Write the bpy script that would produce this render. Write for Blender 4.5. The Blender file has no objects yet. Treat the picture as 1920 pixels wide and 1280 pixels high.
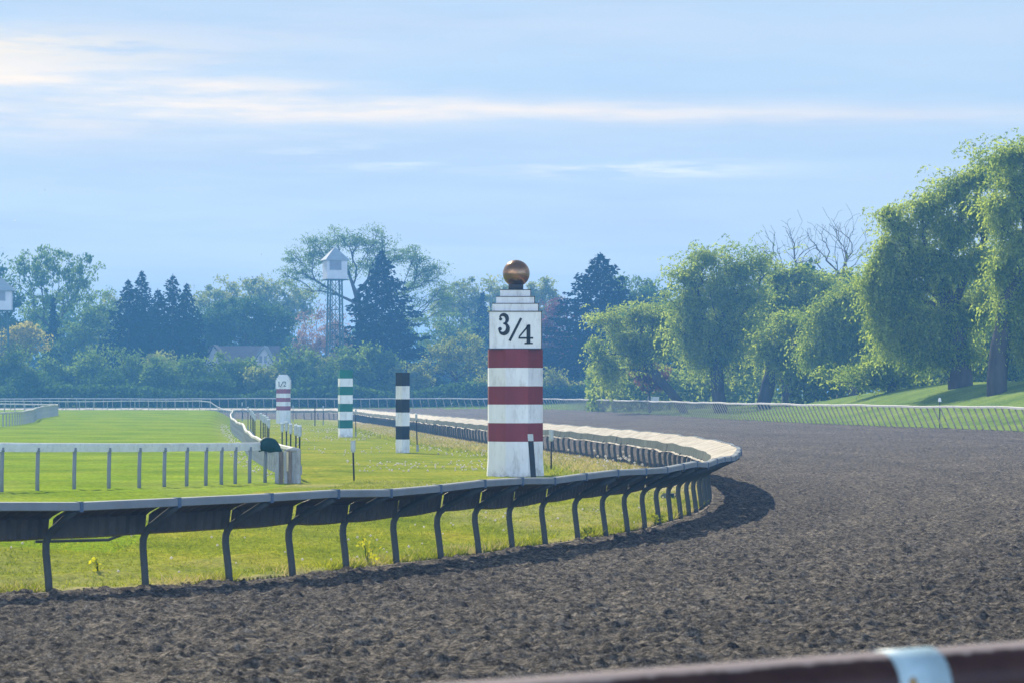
import bpy, math, random
import numpy as np
from mathutils import Vector
random.seed(7); rng = np.random.default_rng(7)
F, H, HY, CX = 5200.0, 2.4, 736.0, 960.0      # focal length in photo pixels, eye height, horizon row, centre column
scene = bpy.context.scene
col = scene.collection
def G(x, y, z=0.0):
    Y = (H-z)*F/(y-HY); return ((x-CX)*Y/F, Y, z)
def PX(x, Y): return (x-CX)*Y/F
def PZ(y, Y): return H-(y-HY)*Y/F

# ------------------------------------------------------------------ materials
MATS = {}
def newmat(name):
    m = bpy.data.materials.new(name); m.use_nodes = True
    nt = m.node_tree; nt.nodes.clear()
    out = nt.nodes.new('ShaderNodeOutputMaterial')
    MATS[name] = m
    return m, nt, out
def N(nt, t, **kw):
    n = nt.nodes.new(t)
    for k, v in kw.items():
        if k.startswith('i_'):
            key = k[2:]
            key = int(key) if key.isdigit() else key.replace('_', ' ')
            n.inputs[key].default_value = v
        else: setattr(n, k, v)
    return n
def L(nt, a, b): nt.links.new(a, b)
def ramp(nt, fac, stops):
    r = nt.nodes.new('ShaderNodeValToRGB'); e = r.color_ramp.elements
    while len(e) < len(stops): e.new(0.5)
    for i, (p, c) in enumerate(stops):
        e[i].position = p; e[i].color = (*c, 1) if len(c) == 3 else c
    L(nt, fac, r.inputs[0]); return r.outputs[0]
def mix(nt, fac, a, b, mode='MIX'):
    n = nt.nodes.new('ShaderNodeMix'); n.data_type = 'RGBA'; n.blend_type = mode
    if isinstance(fac, (int, float)): n.inputs[0].default_value = fac
    else: L(nt, fac, n.inputs[0])
    for s, v in ((6, a), (7, b)):
        if isinstance(v, tuple): n.inputs[s].default_value = (*v, 1) if len(v) == 3 else v
        else: L(nt, v, n.inputs[s])
    return n.outputs[2]
def paint(name, c, rough=0.5, var=0.12, scale=3.0, dirt=None, dirt_amt=0.35, bump=0.0, metal=0.0, bscale=40, stretch=(1, 1, 1), spec=0.25):
    m, nt, out = newmat(name)
    tc = N(nt, 'ShaderNodeTexCoord'); mp = N(nt, 'ShaderNodeMapping'); L(nt, tc.outputs['Object'], mp.inputs[0]); mp.inputs['Scale'].default_value = stretch
    n1 = N(nt, 'ShaderNodeTexNoise', i_Scale=scale, i_Detail=6.0, i_Roughness=0.65); L(nt, mp.outputs[0], n1.inputs[0])
    dark = tuple(max(0, v*(1-var*2)) for v in c); lite = tuple(min(1, v*(1+var)) for v in c)
    cc = ramp(nt, n1.outputs[0], [(0.3, dark), (0.7, lite)])
    if dirt:
        n2 = N(nt, 'ShaderNodeTexNoise', i_Scale=scale*2.7, i_Detail=8.0, i_Roughness=0.75); L(nt, mp.outputs[0], n2.inputs[0])
        f = ramp(nt, n2.outputs[0], [(0.5, (0, 0, 0)), (0.68, (dirt_amt,)*3)])
        cc = mix(nt, f, cc, dirt)
    b = N(nt, 'ShaderNodeBsdfPrincipled', i_Roughness=rough, i_Metallic=metal); L(nt, cc, b.inputs['Base Color']); b.inputs['Specular IOR Level'].default_value = spec
    if bump:
        n3 = N(nt, 'ShaderNodeTexNoise', i_Scale=bscale, i_Detail=5.0); L(nt, tc.outputs['Object'], n3.inputs[0])
        bp = N(nt, 'ShaderNodeBump', i_Strength=bump, i_Distance=0.02); L(nt, n3.outputs[0], bp.inputs['Height']); L(nt, bp.outputs[0], b.inputs['Normal'])
    L(nt, b.outputs[0], out.inputs[0]); return m
def leafmat(name, dark, lite, trans=0.45, tint=(1.25, 1.2, 0.5)):
    m, nt, out = newmat(name)
    at = N(nt, 'ShaderNodeAttribute', attribute_name='v')
    tc = N(nt, 'ShaderNodeTexCoord'); n1 = N(nt, 'ShaderNodeTexNoise', i_Scale=0.35, i_Detail=3.0); L(nt, tc.outputs['Object'], n1.inputs[0])
    ad = N(nt, 'ShaderNodeMath', operation='ADD'); L(nt, at.outputs['Fac'], ad.inputs[0]); L(nt, n1.outputs[0], ad.inputs[1])
    ml = N(nt, 'ShaderNodeMath', operation='MULTIPLY', i_1=0.5); L(nt, ad.outputs[0], ml.inputs[0])
    cc = ramp(nt, ml.outputs[0], [(0.25, dark), (0.75, lite)])
    d = N(nt, 'ShaderNodeBsdfDiffuse'); L(nt, cc, d.inputs[0])
    t = N(nt, 'ShaderNodeBsdfTranslucent'); L(nt, mix(nt, 1.0, cc, tint, 'MULTIPLY'), t.inputs[0])
    ms = N(nt, 'ShaderNodeMixShader', i_0=trans); L(nt, d.outputs[0], ms.inputs[1]); L(nt, t.outputs[0], ms.inputs[2])
    L(nt, ms.outputs[0], out.inputs[0]); return m

white = paint('white_paint', (0.74, 0.74, 0.74), 0.6, 0.07, 1.6, (0.30, 0.28, 0.25), 0.45, stretch=(1, 1, 0.3))
def splash(name, c):
    m = paint(name, c, 0.6, 0.07, 1.6, (0.30, 0.28, 0.25), 0.5, stretch=(1, 1, 0.3)); nt = m.node_tree
    b = [n for n in nt.nodes if n.type == 'BSDF_PRINCIPLED'][0]; cc = b.inputs['Base Color'].links[0].from_socket
    tc = N(nt, 'ShaderNodeTexCoord'); sp = N(nt, 'ShaderNodeSeparateXYZ'); L(nt, tc.outputs['Object'], sp.inputs[0])
    n = N(nt, 'ShaderNodeTexNoise', i_Scale=5.0, i_Detail=7.0, i_Roughness=0.75); L(nt, tc.outputs['Object'], n.inputs[0])
    a = N(nt, 'ShaderNodeMath', operation='MULTIPLY_ADD'); L(nt, n.outputs[0], a.inputs[0]); a.inputs[1].default_value = 1.6; L(nt, sp.outputs[2], a.inputs[2])
    f = ramp(nt, a.outputs[0], [(0.55, (0.75,)*3), (1.0, (0, 0, 0))]); L(nt, mix(nt, f, cc, (0.26, 0.22, 0.16)), b.inputs['Base Color']); return m
polewhite = splash('white_pole_paint', (0.74, 0.74, 0.74))
red = paint('red_paint', (0.19, 0.022, 0.022), 0.5, 0.12, 1.5, (0.16, 0.03, 0.03), 0.4, stretch=(1, 1, 0.3))
maroonish = paint('faded_red_paint', (0.26, 0.06, 0.09), 0.5, 0.1)
greenp = paint('green_paint', (0.006, 0.13, 0.09), 0.45, 0.15, 1.5)
blackp = paint('black_paint', (0.016, 0.018, 0.022), 0.45, 0.2, 1.5)
numeral = paint('numeral_black', (0.012, 0.013, 0.015), 0.5, 0.1)
trim = paint('dark_trim', (0.05, 0.05, 0.055), 0.6, 0.1)
gold = paint('gilded_ball', (0.34, 0.19, 0.10), 0.24, 0.25, 3.0, (0.10, 0.06, 0.04), 0.5, metal=0.85)
postgrey = paint('grey_metal_post', (0.085, 0.094, 0.088), 0.8, 0.12, 4, (0.03, 0.03, 0.03), 0.3, spec=0.05)
tanpost = paint('tan_post', (0.40, 0.34, 0.25), 0.7, 0.2, 4)
galv = paint('galvanised_rail', (0.21, 0.235, 0.245), 0.6, 0.10, 2.5, (0.22, 0.2, 0.17), 0.35)
whiterail = paint('white_rail', (0.50, 0.49, 0.45), 0.6, 0.08, 2.5, (0.4, 0.36, 0.3), 0.3)
whitepost = paint('chalky_white_post', (0.36, 0.37, 0.36), 0.7, 0.15, 5, (0.16, 0.13, 0.10), 0.7, stretch=(1, 1, 0.4))
straps = leafmat('strap_webbing', (0.45, 0.45, 0.25), (0.6, 0.6, 0.35), 0.5, (1, 1, 0.7))
slabwood = paint('wood_board', (0.22, 0.17, 0.12), 0.8, 0.25, 4, (0.07, 0.05, 0.04), 0.5, 0.3, stretch=(4, 4, 0.6))
bark = paint('bark', (0.075, 0.065, 0.055), 0.9, 0.3, 2, bump=0.3, bscale=8, stretch=(1, 1, 0.3))
deadbark = paint('dead_bark', (0.15, 0.135, 0.125), 0.9, 0.3, 2)
capgreen = paint('green_canvas', (0.004, 0.04, 0.034), 0.7, 0.2, 6)
beaconm = paint('beacon_housing', (0.42, 0.46, 0.47), 0.5, 0.08, 5)
beacontop = paint('beacon_cap', (0.8, 0.8, 0.78), 0.5, 0.05, 5)
concrete = paint('concrete_footing', (0.33, 0.34, 0.34), 0.8, 0.15, 6)
towerwall = paint('tower_cladding', (0.62, 0.62, 0.64), 0.7, 0.06, 1.0)
towerroof = paint('tower_roof', (0.30, 0.34, 0.36), 0.7, 0.08, 1.5)
towersteel = paint('tower_steel', (0.07, 0.13, 0.12), 0.6, 0.2, 2)
glassd = paint('dark_glass', (0.22, 0.23, 0.26), 0.25, 0.05, 2)
houseroof = paint('shingle_roof', (0.10, 0.10, 0.12), 0.8, 0.15, 2)
housewall = paint('house_siding', (0.55, 0.52, 0.52), 0.75, 0.05, 1)
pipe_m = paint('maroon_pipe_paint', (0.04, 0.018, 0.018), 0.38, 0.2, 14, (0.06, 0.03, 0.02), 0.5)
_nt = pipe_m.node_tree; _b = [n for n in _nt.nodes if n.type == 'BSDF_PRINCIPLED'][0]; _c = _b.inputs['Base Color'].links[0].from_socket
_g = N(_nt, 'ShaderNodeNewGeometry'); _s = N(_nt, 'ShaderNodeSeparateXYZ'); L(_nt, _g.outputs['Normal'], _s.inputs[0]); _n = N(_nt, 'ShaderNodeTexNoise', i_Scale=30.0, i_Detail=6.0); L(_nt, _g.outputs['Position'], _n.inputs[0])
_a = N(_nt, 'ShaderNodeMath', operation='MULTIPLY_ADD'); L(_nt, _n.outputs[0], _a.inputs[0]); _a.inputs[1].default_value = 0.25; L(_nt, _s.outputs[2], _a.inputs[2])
L(_nt, mix(_nt, ramp(_nt, _a.outputs[0], [(0.95, (0, 0, 0)), (1.05, (0.6,)*3)]), _c, (0.50, 0.40, 0.36)), _b.inputs['Base Color'])  # tan mixed in on upward normals: the pipe's sunlit top highlight, painted into the colour
tape_m = paint('pale_blue_tape', (0.36, 0.50, 0.56), 0.5, 0.12, 20)
rust_m = paint('rust_mark', (0.36, 0.22, 0.08), 0.7, 0.2, 30)

# corrugated cover plastic, cream with sandy dirt
def covermat():
    m, nt, out = newmat('cream_cover_plastic')
    tc = N(nt, 'ShaderNodeTexCoord')
    ge = N(nt, 'ShaderNodeNewGeometry')
    n1 = N(nt, 'ShaderNodeTexNoise', i_Scale=2.2, i_Detail=8.0, i_Roughness=0.7); L(nt, ge.outputs['Position'], n1.inputs[0])
    cc = ramp(nt, n1.outputs[0], [(0.32, (0.26, 0.215, 0.155)), (0.46, (0.48, 0.42, 0.33)), (0.68, (0.66, 0.60, 0.49))])
    n2 = N(nt, 'ShaderNodeTexNoise', i_Scale=26.0, i_Detail=5.0, i_Roughness=0.8); L(nt, ge.outputs['Position'], n2.inputs[0])
    f = ramp(nt, n2.outputs[0], [(0.56, (0, 0, 0)), (0.66, (0.55,)*3)])
    cc = mix(nt, f, cc, (0.17, 0.14, 0.11))
    b = N(nt, 'ShaderNodeBsdfPrincipled', i_Roughness=0.8); L(nt, cc, b.inputs['Base Color']); b.inputs['Specular IOR Level'].default_value = 0.08
    bp = N(nt, 'ShaderNodeBump', i_Strength=0.5, i_Distance=0.02); L(nt, n2.outputs[0], bp.inputs['Height']); L(nt, bp.outputs[0], b.inputs['Normal'])
    L(nt, b.outputs[0], out.inputs[0]); return m
cover_m = covermat(); face_m = paint('grey_cover_face', (0.20, 0.215, 0.18), 0.8, 0.15, 3, (0.09, 0.085, 0.07), 0.6, stretch=(1, 1, 0.3), spec=0.05); under_m = paint('dark_underside', (0.085, 0.075, 0.058), 0.6, 0.2, 3)  # steep face of the cover is greyer and darker than its cream top

def dirtmat():
    m, nt, out = newmat('harrowed_dirt')
    ge = N(nt, 'ShaderNodeNewGeometry'); P = ge.outputs['Position']
    na = N(nt, 'ShaderNodeTexNoise', i_Scale=0.25, i_Detail=4.0); L(nt, P, na.inputs[0])
    nb = N(nt, 'ShaderNodeTexNoise', i_Scale=11.0, i_Detail=8.0, i_Roughness=0.8); L(nt, P, nb.inputs[0])
    c1 = ramp(nt, nb.outputs[0], [(0.38, (0.028, 0.025, 0.021)), (0.48, (0.138, 0.121, 0.098)), (0.60, (0.42, 0.365, 0.295))])
    c2 = ramp(nt, na.outputs[0], [(0.3, (0.85, 0.84, 0.84)), (0.7, (1.1, 1.08, 1.05))])
    cc = mix(nt, 1.0, c1, c2, 'MULTIPLY')
    nf = N(nt, 'ShaderNodeTexNoise', i_Scale=38.0, i_Detail=4.0, i_Roughness=0.8); L(nt, P, nf.inputs[0])
    cc = mix(nt, 1.0, cc, ramp(nt, nf.outputs[0], [(0.36, (0.45, 0.45, 0.45)), (0.62, (1.3, 1.3, 1.3))]), 'MULTIPLY')
    at = N(nt, 'ShaderNodeAttribute', attribute_name='dry')
    cc = mix(nt, 1.0, cc, ramp(nt, at.outputs['Fac'], [(0.2, (0.84, 0.84, 0.85)), (0.8, (1.12, 1.11, 1.10))]), 'MULTIPLY')
    b = N(nt, 'ShaderNodeBsdfPrincipled', i_Roughness=0.95); L(nt, cc, b.inputs['Base Color'])
    b.inputs['Specular IOR Level'].default_value = 0.1
    mp = N(nt, 'ShaderNodeMapping'); L(nt, P, mp.inputs[0]); mp.inputs['Scale'].default_value = (0.5, 1, 1)
    n3 = N(nt, 'ShaderNodeTexNoise', i_Scale=9.0, i_Detail=7.0, i_Roughness=0.72); L(nt, mp.outputs[0], n3.inputs[0])
    n4 = N(nt, 'ShaderNodeTexNoise', i_Scale=34.0, i_Detail=5.0, i_Roughness=0.7); L(nt, mp.outputs[0], n4.inputs[0])
    b1 = N(nt, 'ShaderNodeBump', i_Strength=1.0, i_Distance=0.22); L(nt, n3.outputs[0], b1.inputs['Height'])
    b2 = N(nt, 'ShaderNodeBump', i_Strength=1.0, i_Distance=0.06); L(nt, n4.outputs[0], b2.inputs['Height']); L(nt, b1.outputs[0], b2.inputs['Normal'])
    L(nt, b2.outputs[0], b.inputs['Normal'])
    L(nt, b.outputs[0], out.inputs[0]); return m
def grassmat(name, a, b_, c, dry, stripe=0.0, bumpd=0.06):
    m, nt, out = newmat(name)
    ge = N(nt, 'ShaderNodeNewGeometry'); P = ge.outputs['Position']
    n1 = N(nt, 'ShaderNodeTexNoise', i_Scale=0.35, i_Detail=6.0, i_Roughness=0.65); L(nt, P, n1.inputs[0])
    n2 = N(nt, 'ShaderNodeTexNoise', i_Scale=9.0, i_Detail=6.0, i_Roughness=0.75); L(nt, P, n2.inputs[0])
    c1 = ramp(nt, n1.outputs[0], [(0.3, a), (0.5, b_), (0.7, c)])
    c2 = ramp(nt, n2.outputs[0], [(0.32, (0.42, 0.48, 0.4)), (0.62, (1.25, 1.2, 1.05))])
    cc = mix(nt, 1.0, c1, c2, 'MULTIPLY')
    at = N(nt, 'ShaderNodeAttribute', attribute_name='dry')
    mm = N(nt, 'ShaderNodeMath', operation='MULTIPLY'); L(nt, at.outputs['Fac'], mm.inputs[0])
    n5 = N(nt, 'ShaderNodeTexNoise', i_Scale=2.0, i_Detail=6.0, i_Roughness=0.7); L(nt, P, n5.inputs[0])
    f5 = ramp(nt, n5.outputs[0], [(0.35, (0.25,)*3), (0.6, (1, 1, 1))]); L(nt, f5, mm.inputs[1])
    cc = mix(nt, mm.outputs[0], cc, dry)
    if stripe:
        mp = N(nt, 'ShaderNodeMapping'); L(nt, P, mp.inputs[0]); mp.inputs['Rotation'].default_value = (0, 0, math.radians(-68)); mp.inputs['Scale'].default_value = (1, 1, 0)
        w = N(nt, 'ShaderNodeTexWave', i_Scale=0.03, i_Distortion=2.5, i_Detail=3.0); w.inputs['Detail Scale'].default_value = 0.6; L(nt, mp.outputs[0], w.inputs[0])
        cs = ramp(nt, w.outputs[0], [(0.3, (1-stripe,)*3), (0.7, (1+stripe*0.6,)*3)])
        cc = mix(nt, 1.0, cc, cs, 'MULTIPLY')
    d = N(nt, 'ShaderNodeBsdfDiffuse'); L(nt, cc, d.inputs[0])
    n3 = N(nt, 'ShaderNodeTexNoise', i_Scale=12.0, i_Detail=5.0, i_Roughness=0.7); L(nt, P, n3.inputs[0])
    n4 = N(nt, 'ShaderNodeTexNoise', i_Scale=1.3, i_Detail=4.0); L(nt, P, n4.inputs[0])
    b1 = N(nt, 'ShaderNodeBump', i_Strength=0.8, i_Distance=bumpd); L(nt, n3.outputs[0], b1.inputs['Height'])
    b2 = N(nt, 'ShaderNodeBump', i_Strength=0.5, i_Distance=0.12); L(nt, n4.outputs[0], b2.inputs['Height']); L(nt, b1.outputs[0], b2.inputs['Normal'])
    L(nt, b2.outputs[0], d.inputs['Normal'])
    L(nt, d.outputs[0], out.inputs[0]); return m
dirt_m = dirtmat()
turf_m = grassmat('mown_turf', (0.14, 0.22, 0.018), (0.21, 0.30, 0.022), (0.29, 0.35, 0.03), (0.30, 0.30, 0.10), 0.08, 0.03)
strip_m = grassmat('infield_turf', (0.15, 0.20, 0.02), (0.25, 0.29, 0.03), (0.38, 0.35, 0.05), (0.50, 0.40, 0.27), 0.0, 0.06)
bank_m = grassmat('bank_turf', (0.12, 0.19, 0.05), (0.19, 0.27, 0.06), (0.27, 0.33, 0.08), (0.4, 0.36, 0.2), 0.0, 0.06)

# ------------------------------------------------------------------ mesh helpers
def tag(o, label=None, cat=None, group=None, kind=None):
    if label: o['label'] = label
    if cat: o['category'] = cat
    if group: o['group'] = group
    if kind: o['kind'] = kind
    return o
def empty(name, loc, label=None, cat=None, group=None):
    o = bpy.data.objects.new(name, None); col.objects.link(o); o.location = loc; o.empty_display_size = 0.2
    return tag(o, label, cat, group)
def wloc(p):
    v = Vector((0, 0, 0))
    while p is not None: v = v + p.location; p = p.parent
    return v
def link(o, parent):
    col.objects.link(o)
    if parent is not None: o.parent = parent
    return o
def mk(name, verts, faces, mat, parent=None, smooth=False, origin=None, attr=None):
    """verts in world coordinates; the mesh is stored round its origin (the parent's base by default)"""
    v = np.asarray(verts, dtype=np.float64).reshape(-1, 3)
    po = wloc(parent) if parent is not None else Vector((0, 0, 0))
    if origin is None: origin = po if parent is not None else Vector((0, 0, 0))
    origin = Vector(origin)
    v = v-np.array(origin)
    me = bpy.data.meshes.new(name)
    if isinstance(faces, np.ndarray):
        k = faces.shape[1]; nf = faces.shape[0]
        me.vertices.add(len(v)); me.vertices.foreach_set('co', v.astype(np.float32).ravel())
        me.loops.add(nf*k); me.loops.foreach_set('vertex_index', faces.astype(np.int32).ravel())
        me.polygons.add(nf); me.polygons.foreach_set('loop_start', (np.arange(nf)*k).astype(np.int32))
        me.update(calc_edges=True)
    else:
        me.from_pydata([tuple(p) for p in v], [], faces); me.update()
    if attr:
        for an, av in attr.items():
            a = me.attributes.new(an, 'FLOAT', 'POINT'); a.data.foreach_set('value', np.asarray(av, dtype=np.float32))
    mats = mat if isinstance(mat, (list, tuple)) else [mat]
    for q in mats: me.materials.append(q)
    if smooth: me.polygons.foreach_set('use_smooth', np.ones(len(me.polygons), dtype=bool))
    o = bpy.data.objects.new(name, me); link(o, parent); o.location = origin-po
    return o
class MB:
    def __init__(s): s.v = []; s.f = []; s.m = []
    def add(s, v, f, mi=0):
        b = len(s.v); s.v += [tuple(p) for p in v]; s.f += [tuple(i+b for i in q) for q in f]; s.m += [mi]*len(f); return s
    def box(s, c, d, rz=0.0, mi=0, taper=1.0):
        cx, cy, cz = c; dx, dy, dz = (q/2 for q in d); vs = []
        for z in (-1, 1):
            t = taper if z > 0 else 1.0
            for x, y in ((-1, -1), (1, -1), (1, 1), (-1, 1)):
                X, Y = x*dx*t, y*dy*t
                vs.append((cx+X*math.cos(rz)-Y*math.sin(rz), cy+X*math.sin(rz)+Y*math.cos(rz), cz+z*dz))
        return s.add(vs, [(3, 2, 1, 0), (4, 5, 6, 7), (0, 1, 5, 4), (1, 2, 6, 5), (2, 3, 7, 6), (3, 0, 4, 7)], mi)
    def tube(s, pts, r, n=8, mi=0, caps=True):
        pts = [Vector(p) for p in pts]; rs = r if isinstance(r, (list, tuple)) else [r]*len(pts)
        vs = []; up0 = None
        for i, p in enumerate(pts):
            t = (pts[min(i+1, len(pts)-1)]-pts[max(i-1, 0)])
            t = t.normalized() if t.length > 1e-9 else Vector((0, 0, 1))
            if up0 is None: up0 = Vector((1, 0, 0)) if abs(t.z) > 0.9 else Vector((0, 0, 1))
            a = (up0-t*up0.dot(t)); a = a.normalized() if a.length > 1e-6 else t.orthogonal().normalized(); up0 = a; b = t.cross(a)
            for k in range(n):
                g = 2*math.pi*k/n; vs.append(p+(a*math.cos(g)+b*math.sin(g))*rs[i])
        fs = [(i*n+k, i*n+(k+1) % n, (i+1)*n+(k+1) % n, (i+1)*n+k) for i in range(len(pts)-1) for k in range(n)]
        if caps: fs += [tuple(range(n-1, -1, -1)), tuple((len(pts)-1)*n+k for k in range(n))]
        return s.add(vs, fs, mi)
    def prism(s, c, r, z0, z1, n=8, r1=None, rot=0.0, mi=0):
        r1 = r if r1 is None else r1; vs = []
        for z, q in ((z0, r), (z1, r1)):
            for k in range(n):
                a = rot+2*math.pi*k/n; vs.append((c[0]+q*math.cos(a), c[1]+q*math.sin(a), z))
        fs = [(k, (k+1) % n, n+(k+1) % n, n+k) for k in range(n)]+[tuple(range(n-1, -1, -1)), tuple(range(n, 2*n))]
        return s.add(vs, fs, mi)
    def lathe(s, c, prof, n=24, mi=0):
        vs = []; m = len(prof)
        for k in range(n):
            a = 2*math.pi*k/n
            for (r, z) in prof: vs.append((c[0]+r*math.cos(a), c[1]+r*math.sin(a), c[2]+z))
        fs = [(k*m+j, ((k+1) % n)*m+j, ((k+1) % n)*m+j+1, k*m+j+1) for k in range(n) for j in range(m-1)]
        return s.add(vs, fs, mi)
    def build(s, name, mat, parent=None, smooth=False, origin=None):
        o = mk(name, s.v, s.f, mat, parent, smooth, origin)
        if isinstance(mat, (list, tuple)):
            o.data.polygons.foreach_set('material_index', s.m)
        return o

# ------------------------------------------------------------------ noise
def vnoise(x, y, seed=0.0):
    ix, iy = np.floor(x), np.floor(y); fx, fy = x-ix, y-iy
    fx = fx*fx*(3-2*fx); fy = fy*fy*(3-2*fy)
    def h(a, b):
        v = np.sin(a*127.1+b*311.7+seed*17.3)*43758.5453; return v-np.floor(v)
    return (h(ix, iy)*(1-fx)+h(ix+1, iy)*fx)*(1-fy)+(h(ix, iy+1)*(1-fx)+h(ix+1, iy+1)*fx)*fy
def sstep(t): t = np.clip(t, 0, 1); return t*t*(3-2*t)

# ------------------------------------------------------------------ plan of the track
def catmull(pts, step=0.25):
    P = [np.array(p, float) for p in pts]; P = [2*P[0]-P[1]]+P+[2*P[-1]-P[-2]]; out = []
    for i in range(1, len(P)-2):
        p0, p1, p2, p3 = P[i-1:i+3]; n = max(2, int(np.linalg.norm(p2-p1)/step))
        d = [max(np.linalg.norm(b-a), 1e-6)**0.5 for a, b in ((p0, p1), (p1, p2), (p2, p3))]
        t0 = 0; t1 = d[0]; t2 = t1+d[1]; t3 = t2+d[2]
        for k in range(n):
            t = t1+(t2-t1)*k/n
            A1 = (t1-t)/(t1-t0)*p0+(t-t0)/(t1-t0)*p1; A2 = (t2-t)/(t2-t1)*p1+(t-t1)/(t2-t1)*p2; A3 = (t3-t)/(t3-t2)*p2+(t-t2)/(t3-t2)*p3
            B1 = (t2-t)/(t2-t0)*A1+(t-t0)/(t2-t0)*A2; B2 = (t3-t)/(t3-t1)*A2+(t-t1)/(t3-t1)*A3
            out.append((t2-t)/(t2-t1)*B1+(t-t1)/(t2-t1)*B2)
    out.append(P[-2]); return np.array(out)
INNER = catmull([(-60, 16), (-35, 21), (-20, 25), (-12, 28.6), (-8.2, 31.0), (-5.585, 33.19), (-3.80, 34.9), (-2.37, 37.4), (-1.04, 40.1), (0.12, 43.0),
                 (1.45, 46.2), (2.25, 48.9), (2.95, 52.0), (3.55, 55.3), (3.98, 58.3), (4.32, 61.8), (4.7, 68), (4.72, 75), (4.25, 85), (3.2, 96),
                 (1.4, 110), (-1.2, 127.3), (-4.0, 153), (-8.5, 198), (-11.6, 226), (-14.8, 258), (-17.8, 275), (-24, 283.5), (-35, 287), (-50, 288), (-75, 289)])
OUTER = catmull([(30, -10), (30, 60), (27, 100), (24, 130), (19.5, 155), (16.0, 180), (12.4, 222), (8.6, 262), (5.0, 290), (0, 302), (-9, 310), (-20, 312), (-54, 312), (-90, 312)], 0.5)
TURF = catmull([(-5.7, 73), (-7.7, 87), (-10.2, 107), (-12.9, 133), (-16.6, 165), (-20.3, 200), (-24.0, 238), (-26.6, 262), (-28.6, 268), (-33, 270.5), (-45, 271), (-70, 271)], 0.3)
def Xc(C, Y): return np.interp(Y, C[:, 1], C[:, 0])
def in_inner(X, Y): return (X < Xc(INNER, Y)) & (Y < 288.5)
def in_outer(X, Y): return (X < Xc(OUTER, Y)) & (Y < 312)
def in_turf(X, Y): return (X < Xc(TURF, np.minimum(Y, 267))) & (Y < 271) & (Y > 40)
OD = OUTER[::3]; ID = INNER[::8]
def dist_outer(X, Y):
    D = np.zeros(X.shape); m = ~in_outer(X, Y)
    x, y = X[m], Y[m]; o = np.empty(len(x))
    for a in range(0, len(x), 20000): o[a:a+20000] = np.sqrt(((x[a:a+20000, None]-OD[None, :, 0])**2+(y[a:a+20000, None]-OD[None, :, 1])**2).min(1))
    D[m] = np.maximum(o-0.9, 0); return D
def height(X, Y):
    X = np.asarray(X, float); Y = np.asarray(Y, float)
    sag = -0.3*np.clip((Y-120)/160, 0, 1)
    xi, xo, xt = Xc(INNER, Y), Xc(OUTER, Y), Xc(TURF, np.minimum(Y, 267))
    xi = np.where(Y > 287, -80+(X*0), xi)
    base = sag.copy()
    # infield
    turf = 0.74*sstep((Y-120)/150); bl = sstep((xt-X+0.6)/2.4)*sstep((273.5-Y)/2.2)*(Y > 60)
    zin = sag+(turf-sag)*bl
    zin = zin+0.05*(vnoise(X*0.5, Y*0.25, 3)-0.5)*sstep((Xc(INNER, Y)-X)/1.5)*(Y < 140)
    dr_ = (Xc(INNER, Y)-X)*0.72; zin = zin+(Y < 75)*(0.10*np.exp(-((dr_-1.5-0.2*vnoise(Y*0.3, Y*0, 5))/0.35)**2)+0.16*sstep((dr_-1.5)/4))*sstep((75-Y)/15)*sstep((Y-20)/6)
    # banked dirt
    zo = 0.6+0.06*np.clip((Y-200)/100, 0, 1)
    tx = np.clip((X-xi)/np.maximum(xo-xi, 1), 0, 1); ty = np.clip((Y-288)/24, 0, 1)
    t = tx.copy() if X.ndim else np.array(tx); mm = (Y > 225) & (Y < 316) & ~in_inner(X, Y)
    x, y = X[mm], Y[mm]; di_ = np.empty(len(x)); do_ = np.empty(len(x))
    for a in range(0, len(x), 20000):
        q = slice(a, a+20000)
        di_[q] = ((x[q, None]-ID[None, :, 0])**2+(y[q, None]-ID[None, :, 1])**2).min(1); do_[q] = ((x[q, None]-OD[None, :, 0])**2+(y[q, None]-OD[None, :, 1])**2).min(1)
    di_, do_ = np.sqrt(di_), np.sqrt(do_); w_ = sstep((y-225)/30); t[mm] = t[mm]*(1-w_)+w_*di_/np.maximum(di_+np.maximum(do_-0.7, 0), 0.1)
    ztr = sag+(zo-sag)*np.clip(t, 0, 1)
    # bank outside the track
    D = dist_outer(X, Y)
    lift = 1.0+1.5*sstep((235-Y)/60)
    zout = zo+0.0+sstep(D/(22-9*sstep((250-Y)/50)))*lift+0.05*vnoise(X*0.3, Y*0.3, 9)*np.clip(D, 0, 1)+0.9*sstep((D-20)/60)*0
    ii = in_inner(X, Y); oo = in_outer(X, Y)
    return np.where(ii, zin, np.where(oo, ztr, zout))
def hz(X, Y): return float(height(np.array([X]), np.array([Y]))[0])

# ------------------------------------------------------------------ ground meshes
rows = [12.0]
while rows[-1] < 420: rows.append(rows[-1]+max(0.042, rows[-1]**2/15000.0))
for q in (450, 500, 600, 800, 1200, 2000): rows.append(q)
rows = np.array(rows); NC = 760
frac = np.linspace(-0.27, 0.27, NC)
YY = np.repeat(rows[:, None], NC, 1); XX = frac[None, :]*np.maximum(YY, 16)
# snap one column of vertices on to the track edges so that the borders run clean
def snap(C, ymax):
    for r in range(len(rows)):
        if rows[r] < ymax:
            xc = np.interp(rows[r], C[:, 1], C[:, 0]); j = np.argmin(abs(XX[r]-xc))
            if 0 < j < NC-1: XX[r, j] = xc
snap(INNER, 284); snap(OUTER, 305)
ZZ = height(XX, YY)
XX2 = (XX[:-1, :-1]+XX[1:, 1:]+XX[1:, :-1]+XX[:-1, 1:])/4; YY2 = (YY[:-1, :-1]+YY[1:, 1:])/2
fi = in_inner(XX2, YY2); fo = in_outer(XX2, YY2); ft = in_turf(XX2, YY2)
inside_v = in_inner(XX, YY)
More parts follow.
